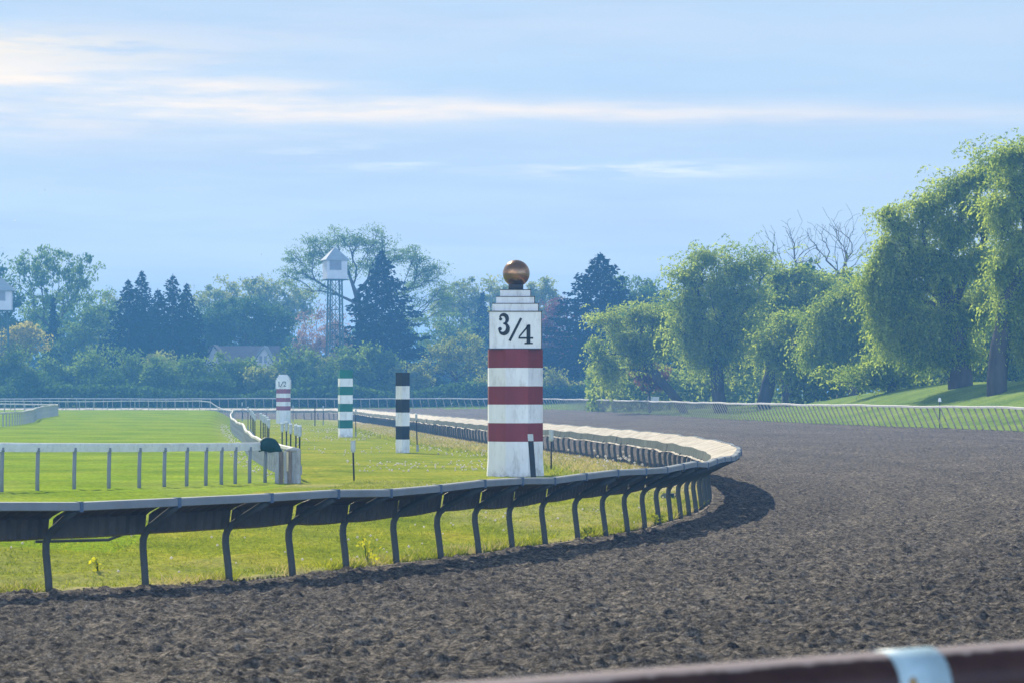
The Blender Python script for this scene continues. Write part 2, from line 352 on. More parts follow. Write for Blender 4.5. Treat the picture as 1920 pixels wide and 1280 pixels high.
# clods of harrowed dirt: real relief
R1 = 0.9*vnoise(XX*4.5, YY*7.0, 1)+0.9*vnoise(XX*9+2, YY*12, 2)+0.5*vnoise(XX*20, YY*20, 4)
edge = np.clip((XX-Xc(INNER, YY))/0.35, 0, 1)
clod = (np.clip(R1-1.08, 0, 2)*0.088)+0.007*vnoise(XX*30, YY*16, 5)+0.012*vnoise(XX*8, YY*9, 25)+0.02*vnoise(XX*1.7, YY*1.2, 15)
lane = 0.02*vnoise((XX-YY*0.6)*1.1, (XX*0.6+YY)*0.15, 8)
berm = 0.06*np.exp(-((XX-Xc(INNER, YY)-0.5)/0.22)**2)*vnoise(XX*4, YY*4, 12)
ZD = ZZ+np.where(inside_v, 0, (clod+lane+berm-0.04)*edge*(YY < 300))
grs = 0.035*vnoise(XX*7, YY*7, 6)*sstep((120-YY)/40)
ZG = ZZ+np.where(inside_v, grs+0.015, 0)
di = np.abs(Xc(INNER, YY)-XX)
dry = np.clip(1-(di-0.2)/2.8, 0, 1)*sstep((YY-48)/25)*0.95+0.4*np.exp(-((XX-Xc(TURF, YY)+0.7)/0.5)**2)*(YY > 74)+0.5*np.clip(1-di/0.5, 0, 1)+0.55*np.clip(vnoise(XX*0.45+YY*0.1, YY*0.16, 61)*1.9-0.95, 0, 1)*(YY < 75)
idx = np.arange(len(rows)*NC).reshape(len(rows), NC)
quads = np.stack([idx[:-1, :-1], idx[:-1, 1:], idx[1:, 1:], idx[1:, :-1]], -1)
def ground(name, mask, Z, mat, smooth=True):
    q = quads[mask]; u, inv = np.unique(q, return_inverse=True)
    V = np.stack([XX.ravel()[u], YY.ravel()[u], Z.ravel()[u]], 1)
    o = mk(name, V, inv.reshape(-1, 4), mat, None, smooth, attr={'dry': dry.ravel()[u]}); o['kind'] = 'structure'; return o
DO = (XX-Xc(INNER, YY))/np.sqrt(1+np.interp(YY, np.linspace(20, 288, 900), np.gradient(Xc(INNER, np.linspace(20, 288, 900)), np.linspace(20, 288, 900)))**2)
dry0 = dry; dry = np.clip(0.55*vnoise(DO*1.9, YY*0.035, 31)+0.25*vnoise(DO*5.3, YY*0.09, 32)+0.35*vnoise(XX*0.5, YY*0.22, 33)-0.08, 0, 1)
ground('dirt_track', fo & ~fi, ZD, dirt_m); dry = dry0
ground('turf_course', fi & ft, ZG, turf_m)
ground('infield_grass', fi & ~ft, ZG, strip_m)
ground('grass_bank', ~fo, ZZ, bank_m)
g = MB(); g.add([(-1700, -500, -1.2), (1700, -500, -1.2), (1700, 2300, -1.2), (-1700, 2300, -1.2)], [(0, 1, 2, 3)])
g.build('ground', bank_m)['kind'] = 'structure'
# apron under the camera
a = MB(); a.add([(-40, -30, 0.3), (60, -30, 0.3), (60, 11.9, 0.3), (-40, 11.9, 0.3)], [(0, 1, 2, 3)]); a.build('apron', concrete)['kind'] = 'structure'

# ------------------------------------------------------------------ inner rail with overhanging cover
def resample(C, s, start=0.0, zoff=0.0):
    d = np.r_[0, np.cumsum(np.hypot(*np.diff(C, axis=0).T))]; t = np.arange(start, d[-1], s)
    X = np.interp(t, d, C[:, 0]); Y = np.interp(t, d, C[:, 1])
    e = 0.3; tx = np.interp(t+e, d, C[:, 0])-np.interp(t-e, d, C[:, 0]); ty = np.interp(t+e, d, C[:, 1])-np.interp(t-e, d, C[:, 1])
    n = np.hypot(tx, ty); return X, Y, tx/n, ty/n
dd = np.r_[0, np.cumsum(np.hypot(*np.diff(INNER, axis=0).T))]
s0 = np.interp(33.19, INNER[:, 1], dd)
SP = 1.37
sX, sY, sTX, sTY = resample(INNER, SP, s0-SP*6)
nP = len(sX)
ir = empty('track_rail', (sX[0], sY[0], 0), 'long curving inner rail of the dirt track with overhanging cream cover on bent grey posts', 'safety rail')
def nrm(i): return (sTY[i], -sTX[i])      # outward, towards the dirt
def P3(i, o, z):
    n = nrm(i); return (sX[i]+n[0]*o, sY[i]+n[1]*o, zb[i]+z)
zb = np.array([hz(sX[i], sY[i]) for i in range(nP)])
wob = np.array([0.018*math.sin(i*1.7)+random.uniform(-.016, .016) for i in range(nP)])
# post: one mesh, then copies
gp = [(0.10, -0.1), (0.07, 0.2), (0.03, 0.5), (0.035, 0.60), (0.075, 0.68), (0.17, 0.755), (0.45, 0.90), (0.72, 1.03)]
pm = MB().tube([(o, 0, z) for o, z in gp], 0.046, 10)
NPART = 100
first = None
def post_at(i, name, data):
    o = bpy.data.objects.new(name, data); link(o, ir)
    n = nrm(i); o.location = Vector((sX[i], sY[i], zb[i]))-ir.location; o.rotation_euler = (random.uniform(-.02, .02), random.uniform(-.02, .02), math.atan2(n[1], n[0])); return o
tmp = pm.build('post', postgrey, None, True); pdata = tmp.data; bpy.data.objects.remove(tmp)
kn = MB(); kn.box((0.06, 0, 0.70), (0.05, 0.05, 0.05)); kn.tube([(0.03, 0.01, 0.70), (0.05, -0.01, 0.82), (0.05, 0.01, 0.93), (0.07, 0, 1.0)], 0.012, 5)
tmp = kn.build('strap', straps, None); kdata = tmp.data; bpy.data.objects.remove(tmp)
for i in range(NPART):
    p = post_at(i, 'post', pdata)
    if i < 26:
        k = bpy.data.objects.new('strap', kdata); link(k, p)
far = MB()
for i in range(NPART, nP):
    far.tube([P3(i, o, z) for o, z in gp[::2]+[gp[-1]]], 0.046, 5, caps=False)
far.build('post', postgrey, ir)['kind'] = 'stuff'
# cover panel, one per bay: corrugated sheet from the rail edge down to its lip
prof = [(0.70, 1.115), (0.45, 1.05), (0.20, 0.965), (0.12, 0.925), (0.10, 0.80), (0.085, 0.695), (0.0, 0.675), (-0.02, 0.685)]
def cover(i, mb, nc=14, det=True, fm=2):
    j = i+1; vs = []; m = len(prof); g = 0.018
    sag = random.uniform(0, .035); tilt = random.uniform(-.012, .012); k0 = len(mb.v)
    cols = nc if det else 2
    for c in range(cols+1):
        u = c/cols; uu = g+(1-2*g)*u
        cx = sX[i]*(1-uu)+sX[j]*uu; cy = sY[i]*(1-uu)+sY[j]*uu
        ni, nj = nrm(i), nrm(j); nx, ny = ni[0]*(1-uu)+nj[0]*uu, ni[1]*(1-uu)+nj[1]*uu
        zz = zb[i]*(1-uu)+zb[j]*uu; wz = wob[i]*(1-uu)+wob[j]*uu
        rid = 0.016*(1 if c % 2 else -1) if det else 0
        for q, (o, z) in enumerate(prof):
            sg = sag*math.sin(math.pi*u)*(q/(m-1))**2
            dz = (rid if 0 < q < 6 else 0)
            vs.append((cx+nx*(o+tilt*q*0.3-dz*0.6), cy+ny*(o+tilt*q*0.3-dz*0.6), zz+z+wz-sg+dz*0.35))
    fs = [(c*m+q, c*m+q+1, (c+1)*m+q+1, (c+1)*m+q) for c in range(cols) for q in range(m-1)]
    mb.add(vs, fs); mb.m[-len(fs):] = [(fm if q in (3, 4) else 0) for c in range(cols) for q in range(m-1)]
for i in range(NPART):
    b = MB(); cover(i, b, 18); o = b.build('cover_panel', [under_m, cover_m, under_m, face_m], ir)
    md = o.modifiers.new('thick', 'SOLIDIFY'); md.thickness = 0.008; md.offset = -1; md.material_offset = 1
b = MB()
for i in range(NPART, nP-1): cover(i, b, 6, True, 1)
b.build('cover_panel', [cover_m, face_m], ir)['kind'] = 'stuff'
# top rail: box section in sections of three bays with small joints
def railbox(mb, i, j, g0, o0=0.69, o1=0.79, z0=1.035, z1=1.14):
    vs = []
    for k, e in ((i, g0), (j, -g0)):
        n = nrm(k); tx, ty = sTX[k], sTY[k]
        for o, z in ((o0, z0), (o1, z0+0.012), (o1, z1-0.015), (o1-0.02, z1), (o0, z1+0.004)):
            vs.append((sX[k]+n[0]*o+tx*e, sY[k]+n[1]*o+ty*e, zb[k]+z+wob[k]))
    m = 5
    mb.add(vs, [(q, (q+1) % m, m+(q+1) % m, m+q) for q in range(m)]+[tuple(range(m-1, -1, -1)), tuple(range(m, 2*m))])
for s in range(0, nP-1, 2):
    if s < 60:
        b = MB(); railbox(b, s, s+1, 0.004); 
        if s+2 < nP: 
            b2 = MB(); railbox(b2, s+1, s+2, 0.004)
            b.add(b2.v, b2.f)
        b.build('rail_section', galv, ir)
jt = MB()
for s in range(1, 60):
    n = nrm(s)
    jt.box(P3(s, 0.742, 1.088+wob[s]), (0.116, 0.045, 0.122), math.atan2(n[1], n[0]))
jt.build('joint', paint('joint_sleeve', (0.09, 0.14, 0.21), 0.6), ir)['kind'] = 'stuff'
b = MB()
for s in range(60, nP-1): railbox(b, s, s+1, 0.0)
b.build('rail_section', galv, ir)['kind'] = 'stuff'
# timber edging along the foot of the rail
b = MB(); vs = []
for i in range(nP):
    for o, z in ((0.16, -0.12), (0.16, 0.012), (0.125, 0.016), (0.125, -0.12)):
        vs.append(P3(i, o+0.02*math.sin(i*2.1), z+0.012*math.sin(i*1.3)))
fs = [(4*i+q, 4*i+(q+1) % 4, 4*i+4+(q+1) % 4, 4*i+4+q) for i in range(nP-1) for q in range(4)]
b.add(vs, fs); b.build('edging_board', slabwood, ir)
# a bent conduit hanging under the second bay
b = MB(); i0 = 6
q = [P3(i0, -0.05, 0.66), P3(i0, -0.1, 0.62), P3(i0+1, -0.1, 0.60), P3(i0+1, -.05, .74)]  # bent downwards in the middle
b.tube([Vector(q[1])*(1-t)+Vector(q[2])*t for t in (-0.05, 0.2, 0.5, 0.7)]+[Vector(q[3])], 0.018, 6)
b.build('loose_strip', postgrey, ir)

# ------------------------------------------------------------------ plain rails on posts
def plain_rail(name, label, C, sp, h, lean, mats, rr, pr, npart=100, box=True, zfun=None, wobble=0.02, start=0.4, cat='rail fence', hfun=None):
    X, Y, TX, TY = resample(C, sp, start); n = len(X)
    zg = np.array([hz(X[i], Y[i]) for i in range(n)]) if zfun is None else np.array([zfun(X[i], Y[i]) for i in range(n)])
    hh = np.full(n, h) if hfun is None else np.array([hfun(Y[i]) for i in range(n)])
    wb = np.array([wobble*(math.sin(i*0.31)+0.6*math.sin(i*0.83+1)) for i in range(n)])
    root = empty(name, (X[0], Y[0], zg[0]), label, cat)
    top = [(X[i]+lean*TY[i]*-1, Y[i]+lean*TX[i], zg[i]+hh[i]+wb[i]) for i in range(n)]
    order = np.argsort(Y); near = set(order[:npart].tolist()); st = MB()
    pd = {}
    for i in range(n):
        a = (X[i], Y[i], zg[i]-0.1); t = top[i]
        if i in near:
            m = MB().tube([a, (t[0], t[1], t[2]-rr*0.5)], pr, 8); m.build('post', mats[1], root, origin=a)
        else: st.tube([a, (t[0], t[1], t[2]-rr*0.5)], pr, 5, caps=False)
    if st.v: st.build('post', mats[1], root)['kind'] = 'stuff'
    b = MB()
    if box:
        vs = []
        for i in range(n):
            nx, ny = TY[i], -TX[i]
            for o, z in ((-rr, -rr), (rr, -rr), (rr, rr*0.7), (rr*0.6, rr), (-rr*0.6, rr), (-rr, rr*0.7)):
                vs.append((top[i][0]+nx*o, top[i][1]+ny*o, top[i][2]+z))
        b.add(vs, [(6*i+q, 6*i+(q+1) % 6, 6*i+6+(q+1) % 6, 6*i+6+q) for i in range(n-1) for q in range(6)]+[(5, 4, 3, 2, 1, 0), tuple(6*(n-1)+q for q in range(6))])
    else: b.tube(top, rr, 8)
    b.build('top_rail', mats[0], root, smooth=not box)
    return root, top
oc = OUTER[OUTER[:, 1] > 108]
plain_rail('outer_rail', 'outer rail of the dirt track, white top rail on posts leaning in over the dirt', oc, 1.0, 1.1, 0.55, (whiterail, tanpost), 0.055, 0.042, wobble=0.02, cat='safety rail')
plain_rail('turf_rail', 'weathered white rail on closely set posts dividing the turf course from the infield', TURF, 1.35, 0.87, 0.0, (whiterail, whitepost), 0.045, 0.036, wobble=0.03)
HP = catmull([(-40, 150), (-34.5, 165), (-32.6, 176), (-33.0, 190), (-35.2, 206), (-36.3, 220), (-37.3, 226), (-40, 228.5), (-48, 231), (-60, 234)], 0.4)
plain_rail('hairpin_rail', 'low white rail bending back on itself on the turf at the left edge', HP, 1.0, 0.87, 0.0, (whiterail, whitepost), 0.05, 0.05, wobble=0.02)
# crossing rail at the left
xs = [-140, -66, 3, 70, 139, 204, 261, 308, 350, 386, 415, 441, 468, 497]
def cy(x): return 61.0+12.0*((max(x, -140)+140)/650.0)**1.6
ztop = lambda x: 1.27-0.25*(x+140)/650.0
root = empty('crossing_rail', G(3, 937), 'pale grey rail on ten slim posts crossing the turf, green cloth over its right end', 'rail fence')
tp = []
for x in xs:
    Y = cy(x); X = PX(x, Y); z = ztop(x)+random.uniform(-.006, .006); tp.append((X, Y, z))
    MB().tube([(X, Y, -0.1), (X, Y, 0.5), (X+0.015, Y, z-0.03)], 0.047, 10).build('post', galv, root, True, origin=(X, Y, 0))
    MB().prism((X, Y), 0.07, z-0.115, z-0.09, 10).build('collar', galv, root, True)
Ye = cy(525); tp.append((PX(520, Ye), Ye, 1.0))
b = MB(); vs = []
for i, (X, Y, z) in enumerate(tp):
    for dx, dz in ((0.07, -0.125), (-0.07, -0.125), (-0.075, 0.03), (-0.04, 0.075), (0.03, 0.08), (0.07, 0.04)):
        vs.append((X, Y+dx, z+dz))
n = len(tp)
b.add(vs, [(6*i+(q+1) % 6, 6*i+q, 6*i+6+q, 6*i+6+(q+1) % 6) for i in range(n-1) for q in range(6)]+[tuple(range(6)), tuple(6*(n-1)+q for q in range(5, -1, -1))])
b.build('top_rail', paint('bright_rail_paint', (0.66, 0.67, 0.66), 0.55, 0.06, 2.5, (0.3, 0.27, 0.2), 0.4), root)
# green cloth cap
b = MB(); c0 = Vector((PX(505, 72.4), 72.4, 0.98)); vs = []; fs = []
RN, SN = 10, 12
for r in range(RN+1):
    u = r/RN
    for s in range(SN):
        a = 2*math.pi*s/SN
        rad = 0.165*math.sin(math.pi*min(1, 0.12+u*0.88))**0.5+0.02*math.sin(3*a+r)
        vs.append(c0+Vector((-0.28+u*0.62, rad*0.8*math.sin(a), 0.02+0.15*math.sin(u*2.6)-0.22*u*u+rad*math.cos(a)*(1.0 if math.cos(a) > 0 else 1.35))))
for r in range(RN):
    for s in range(SN): fs.append((r*SN+s, r*SN+(s+1) % SN, (r+1)*SN+(s+1) % SN, (r+1)*SN+s))
fs += [tuple(range(SN-1, -1, -1)), tuple(RN*SN+s for s in range(SN))]
cap = mk('cloth_cover', vs, fs, capgreen, None, True, origin=(c0.x, c0.y, 0.8))
tag(cap, 'dark green cloth wrapped over the right end of the pale crossing rail', 'cover')
# wooden end post of the turf rail
pe = G(541, 909); r_ = empty('wooden_gate_post', pe, 'weathered split wooden post with peeling white paint at the near end of the turf rail', 'post')
b = MB()
for k, (x0, w, mt) in enumerate(((-0.30, 0.10, 0), (-0.19, 0.11, 1), (-0.075, 0.09, 0), (0.02, 0.13, 1), (0.15, 0.12, 0), (0.265, 0.10, 0))):
    b.box((pe[0]+x0, pe[1]+0.04*math.sin(k*2), 0.42+0.01*k), (w, 0.12, 0.9+0.02*math.sin(k*5)), 0.1*math.sin(k), mt)
b.build('plank', [whitepost, slabwood], r_)
b = MB().box((pe[0]-0.02, pe[1]-0.10, 0.62), (0.05, 0.02, 0.5), 0.0); b.build('pale_strip', paint('raw_wood', (0.62, 0.5, 0.3), 0.8), r_)
b = MB().tube([(pe[0]-0.05, pe[1], 0.9), (pe[0]+0.12, pe[1], 0.93), (pe[0]+0.30, pe[1], 0.90)], [0.05, 0.07, 0.05], 8); b.build('wrapped_top', whitepost, r_)

# ------------------------------------------------------------------ furlong poles
def glyph(strokes, ox, oz, s, y):
    mb = MB()
    for pts, w in strokes:
        ws = w if isinstance(w, list) else [w]*len(pts); L_ = []; R_ = []
        for i, p in enumerate(pts):
            a = pts[max(i-1, 0)]; c = pts[min(i+1, len(pts)-1)]; dx, dz = c[0]-a[0], c[1]-a[1]; l = math.hypot(dx, dz) or 1
            L_.append((p[0]-dz/l*ws[i]/2, p[1]+dx/l*ws[i]/2)); R_.append((p[0]+dz/l*ws[i]/2, p[1]-dx/l*ws[i]/2))
        n = len(pts); vs = []
        for yy in (y, y+0.006):
            vs += [(ox+q[0]*s, yy, oz+q[1]*s) for q in L_]+[(ox+q[0]*s, yy, oz+q[1]*s) for q in R_]
        fs = []
        for i in range(n-1): fs += [(i, i+1, n+i+1, n+i), (2*n+i, 3*n+i, 3*n+i+1, 2*n+i+1), (i, 2*n+i, 2*n+i+1, i+1), (n+i, n+i+1, 3*n+i+1, 3*n+i)]
        mb.add(vs, fs)
    return mb
def arc(cx, cz, rx, rz, a0, a1, n=14): return [(cx+rx*math.cos(math.radians(a0+(a1-a0)*k/n)), cz+rz*math.sin(math.radians(a0+(a1-a0)*k/n))) for k in range(n+1)]
def swell(n, a, b): return [a+(b-a)*math.sin(math.pi*k/n) for k in range(n+1)]
disc = lambda x, z, r: ([(x-r*1.0, z), (x-r*0.7, z), (x, z), (x+r*0.7, z), (x+r*1.0, z)], [0.02, r*1.42, r*2, r*1.42, 0.02])
THREE = [(arc(0.33, 0.75, 0.20, 0.235, 160, -90, 18), swell(18, 0.06, 0.20)), (arc(0.33, 0.28, 0.235, 0.27, 90, -165, 18), swell(18, 0.05, 0.22)), disc(0.19, 0.76, 0.085), disc(0.16, 0.25, 0.10)]
FOUR = [([(0.56, 1.0), (0.03, 0.36)], [0.10, 0.07]), ([(0.0, 0.31), (0.78, 0.31)], 0.09), ([(0.53, 1.0), (0.53, 0.06)], 0.20), ([(0.32, 0.035), (0.76, 0.035)], 0.08), ([(0.5, 0.99), (0.63, 0.99)], 0.06)]
TWO = [(arc(0.30, 0.72, 0.22, 0.24, 170, -30, 14), swell(14, 0.06, 0.18)), ([(0.49, 0.62), (0.34, 0.36), (0.08, 0.08)], [0.14, 0.09, 0.07]), ([(0.05, 0.07), (0.56, 0.07)], 0.15), disc(0.14, 0.70, 0.08)]
ONE = [([(0.2, 1.0), (0.2, 0.02)], 0.15), ([(0.04, 0.84), (0.2, 0.97)], 0.09), ([(0.06, 0.03), (0.34, 0.03)], 0.07)]
def furlong(name, label, cx_, base, Y, w, ys, cols_, mats, octa, rot, foot=None):
    X = PX(cx_, Y); z0 = PZ(base, Y); root = empty(name, (X, Y, z0), label, 'marker pole', None)
    R = w/2/math.cos(math.pi/8) if octa else w/math.sqrt(2)
    nseg = 8 if octa else 4
    zs = [PZ(y, Y) for y in ys]
    for k in range(len(zs)-1):
        zt, zl = zs[k], zs[k+1]; r0 = R
        b = MB()
        if k == len(zs)-2 and foot: b.prism((X, Y), R*foot, zl-0.15, zl+(zt-zl)*0.5, nseg, R*1.005, rot); b.prism((X, Y), R*1.005, zl+(zt-zl)*0.5, zt, nseg, R, rot)
        else: b.prism((X, Y), R, zl, zt, nseg, R, rot) if not (k == len(zs)-2) else b.prism((X, Y), R, zl-0.15, zt, nseg, R, rot)
        b.build('band', mats[cols_[k]], root)
    return root, X, zs
# three quarter pole
Y0 = 79.5; u = Y0/F
r34, X0, zs = furlong('furlong_pole', 'tall red and white striped octagonal pole marked 3/4 with a gilded ball on top', 966, 893, Y0, 101*u,
    [655, 689.5, 723.5, 757.5, 792, 826.5, 893], 'rwrwrw', {'r': red, 'w': polewhite}, True, math.pi/8+0.06, 1.06)
w_ = 97*u; zb_, zt_ = PZ(654.6, Y0), PZ(586, Y0)
MB().box((X0, Y0, (zb_+zt_)/2), (w_, w_, zt_-zb_)).build('sign_box', white, r34)
b = MB(); yf = Y0-w_/2-0.004
b.box((X0+w_/2+0.006, yf+0.01, (zb_+zt_)/2), (0.022, 0.03, zt_-zb_+0.02)); b.box((X0-w_/2, yf+0.01, (zb_+zt_)/2), (0.012, 0.02, zt_-zb_))
b.box((X0, yf+0.03, zb_+0.006), (w_+0.06, 0.12, 0.02)); b.box((X0, yf+0.03, zt_+0.012), (w_+0.05, 0.12, 0.022)); b.build('trim', trim, r34)
for (ya, yb, xa, xb) in ((571, 584.6, 925, 1010), (558, 569.6, 932, 1003), (545, 556.6, 939.5, 996)):
    ww = (xb-xa)*u; a0, a1 = PZ(yb, Y0), PZ(ya, Y0)
    st = MB().box((X0, Y0, (a0+a1)/2), (ww, ww, a1-a0)).build('step', white, r34)
    MB().box((X0+0.008, Y0, a1+0.009), (ww+0.03, ww+0.03, 0.02)).build('trim', trim, st)
    MB().box((X0+ww/2+0.01, Y0-ww/2, (a0+a1)/2), (0.02, 0.03, a1-a0)).build('trim', trim, st)
MB().prism((X0+0.02, Y0), 14*u, PZ(545, Y0), PZ(532, Y0), 16).build('neck', trim, r34, True)
rb = 25.3*u; cb = PZ(513, Y0)
MB().lathe((X0+0.03, Y0, cb), [(max(0.001, rb*math.sin(math.pi*k/24)), -rb*math.cos(math.pi*k/24)) for k in range(25)], 40).build('ball', gold, r34, True)
b = glyph(THREE, PX(932, Y0), PZ(627, Y0), 36*u, yf-0.008); b.build('numeral', numeral, r34)
b = glyph([([(0, 0), (1, 1.95)], 0.21)], PX(955.5, Y0), PZ(640, Y0), 21.5*u, yf-0.008); b.build('slash', numeral, r34)
b = glyph(FOUR, PX(972, Y0), PZ(645.5, Y0), 35*u, yf-0.008); b.build('numeral', numeral, r34)
# half pole
Y1 = 238.0; u1 = Y1/F
r12, X1, zs = furlong('furlong_pole', 'small faraway pole marked 1/2 with faded purple red and white bands', 531.5, 793.5, Y1, 26*u1,
    [728.5, 737, 745, 752.5, 760.5, 768.5, 793.5], 'pwpwpw', {'p': maroonish, 'w': white}, True, math.pi/8, 1.08)
MB().box((X1, Y1, (PZ(728.5, Y1)+PZ(711, Y1))/2), (27*u1, 27*u1, 17.5*u1)).build('sign_box', white, r12)
for k, (ya, yb, hw) in enumerate(((707.3, 710.9, 12), (704.6, 707.2, 10), (701.8, 704.5, 8))):
    MB().box((X1, Y1, (PZ(ya, Y1)+PZ(yb, Y1))/2), (2*hw*u1, 2*hw*u1, (yb-ya)*u1)).build('step', white, r12)
yf1 = Y1-13.5*u1-0.01
for gl, x, s in ((ONE, 522.5, 9.2), (TWO, 532.2, 9.2)): glyph(gl, PX(x, Y1), PZ(723.8, Y1), s*u1, yf1).build('numeral', numeral, r12)
glyph([([(0, 0), (0.62, 1.2)], 0.14)], PX(526.8, Y1), PZ(724.8, Y1), 9*u1, yf1).build('slash', numeral, r12)
furlong('furlong_pole', 'slim square pole with dark green and white bands standing in the infield', 647.5, 818, 154, 25.6*154/F/1.06,
    [693, 709, 724, 740, 756, 771, 786.6, 802, 818], 'gwgwgwgw', {'g': greenp, 'w': polewhite}, False, math.pi/4+0.22)
furlong('furlong_pole', 'slim square pole with black and white bands, corner turned to the camera', 755, 849, 110.4, 26*110.4/F/1.40,
    [698, 723, 747.6, 772.6, 798, 823, 849], 'bwbwbw', {'b': blackp, 'w': polewhite}, False, -0.06+math.pi/2)

# ------------------------------------------------------------------ beacon posts
def beacon(x, Y, top, label, hw=0.15, hh=0.28, lean=0.0, foot=True, group='beacon posts in the infield', capc=True):
    hw *= 0.42; X = PX(x, Y); z0 = hz(X, Y); zt = PZ(top, Y)
    r = empty('beacon_post', (X, Y, z0), label, 'marker post', group)
    MB().tube([(X+lean, Y, z0-0.1), (X, Y, zt-hh)], 0.024, 8).build('pole', blackp, r, True)
    b = MB(); b.prism((X, Y), hw*0.62, zt-hh-0.05, zt-hh, 10, hw); b.prism((X, Y), hw, zt-hh, zt-0.03, 10); b.build('housing', beaconm, r)
    if capc: MB().prism((X, Y), hw*1.15, zt-0.028, zt+0.015, 10, hw*0.7).build('cap', beacontop, r)
    if foot: MB().prism((X+lean, Y), hw*1.15, z0-0.05, z0+0.30, 10).build('footing', concrete, r)
beacon(561.8, 80.5, 797, 'beacon post nearest the camera in the row beside the wooden gate post', 0.15)
beacon(554.8, 84, 795.5, 'beacon post second in the row from the wooden gate post, overlapped by the nearest one', 0.14)
beacon(545, 88.5, 793.5, 'beacon post in the middle of the five behind the wooden gate post', 0.14)
beacon(537, 93.5, 789.5, 'beacon post fourth in the row behind the wooden gate post', 0.14)
beacon(529, 98, 792, 'beacon post at the left end of the five behind the wooden gate post', 0.14)
for k, (x, Y, t) in enumerate(((504, 103, 785), (501, 108, 781), (497, 113, 778), (493.5, 119, 777), (489, 127, 774))):
    beacon(x, Y, t, ('rightmost', 'second from the right', 'middle', 'fourth from the right', 'leftmost')[k]+' of the five beacon posts just beyond the dark green cloth', 0.13)
for k, (x, Y, t) in enumerate(((478, 138, 776), (475.5, 146, 773), (473, 155, 770.5), (470, 168, 767.5), (465, 188, 762))):
    beacon(x, Y, t, ('rightmost', 'second from the right', 'middle', 'fourth from the right', 'leftmost')[k]+' of the farthest five slim beacon posts by the turf rail', 0.11)
beacon(662, 74.5, 823, 'stout grey headed beacon post standing alone in front of the green banded pole', 0.16, 0.30, 0.03, False, capc=False)
beacon(780.5, 112, 775, 'leaning beacon post just right of the black and white pole', 0.11, 0.22, 0.05)
beacon(667, 155, 766, 'beacon post just right of the green and white pole', 0.11)
beacon(606, 222, 761, 'faraway beacon post midway between the 1/2 pole and the green pole', 0.10)
beacon(549.5, 250, 760, 'faraway beacon post just right of the 1/2 pole', 0.10)
beacon(454, 262, 754, 'faraway beacon post left of the farthest beacons by the turf rail bend', 0.11)
beacon(1033.5, 84, 803, 'beacon post just right of the 3/4 pole with a boxy pale head', 0.17, 0.33, 0.0, False, capc=False)
b_ = empty('black_rod', (PX(590.5, 215), 215, hz(PX(590.5, 215), 215)), 'thin bare black rod between the 1/2 pole and the green pole', 'rod')
MB().tube([(b_.location.x, 215, b_.location.z), (b_.location.x, 215, PZ(754, 215))], 0.04, 6).build('rod', blackp, b_)
Yp = 76.0; b_ = empty('leaning_plank', (PX(1000, Yp), Yp, 0), 'dark leaning plank with grey top propped before the right face of the 3/4 pole', 'plank')
def plank(y0, y1, x0, x1, mat, nm):
    m = MB(); z0, z1 = PZ(y1, Yp), PZ(y0, Yp); w = 0.075; vs = []
    for (x, z) in ((x1, z0), (x0, z1)):
        for dx, dy in ((-w, -0.03), (w, -0.03), (w, 0.03), (-w, 0.03)): vs.append((PX(x, Yp)+dx, Yp+dy, z))
    m.add(vs, [(3, 2, 1, 0), (4, 5, 6, 7), (0, 1, 5, 4), (1, 2, 6, 5), (2, 3, 7, 6), (3, 0, 4, 7)]); m.build(nm, mat, b_)
plank(826, 905, 995.2, 1001, blackp, 'board'); plank(813, 825.8, 994.4, 995.2, beaconm, 'board_tip')

# ------------------------------------------------------------------ foreground pipe rail
fr = empty('pipe_handrail', (PX(1920, 4.0)*1.6, 4.25, 0.3), 'out of focus maroon pipe handrail across the bottom right corner', 'handrail')
Pa = Vector((PX(870, 3.62), 3.62, 2.4-544*3.62/F-0.05)); Pb = Vector((PX(1920, 4.0), 4.0, 2.4-467*4.0/F-0.05)); dv = (Pb-Pa)
pp = [Pa+dv*t for t in np.linspace(-3.0, 4.0, 30)]
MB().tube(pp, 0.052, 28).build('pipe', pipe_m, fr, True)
ax = dv.normalized(); tc_ = Pa+dv*0.772
tp_ = MB().tube([tc_-ax*0.042, tc_+ax*0.042], 0.0535, 28).build('tape', tape_m, fr, True)
MB().tube([tc_+Vector((0, -0.053, -0.012)), tc_+Vector((0, -0.0515, 0.010)), tc_+Vector((0, -0.047, 0.022))], [0.006, 0.010, 0.004], 8).build('rust_mark', rust_m, tp_)
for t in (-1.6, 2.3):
    q = Pa+dv*t; MB().tube([(q.x, q.y, 0.3), (q.x, q.y, q.z-0.03)], 0.04, 16).build('post', pipe_m, fr, True)

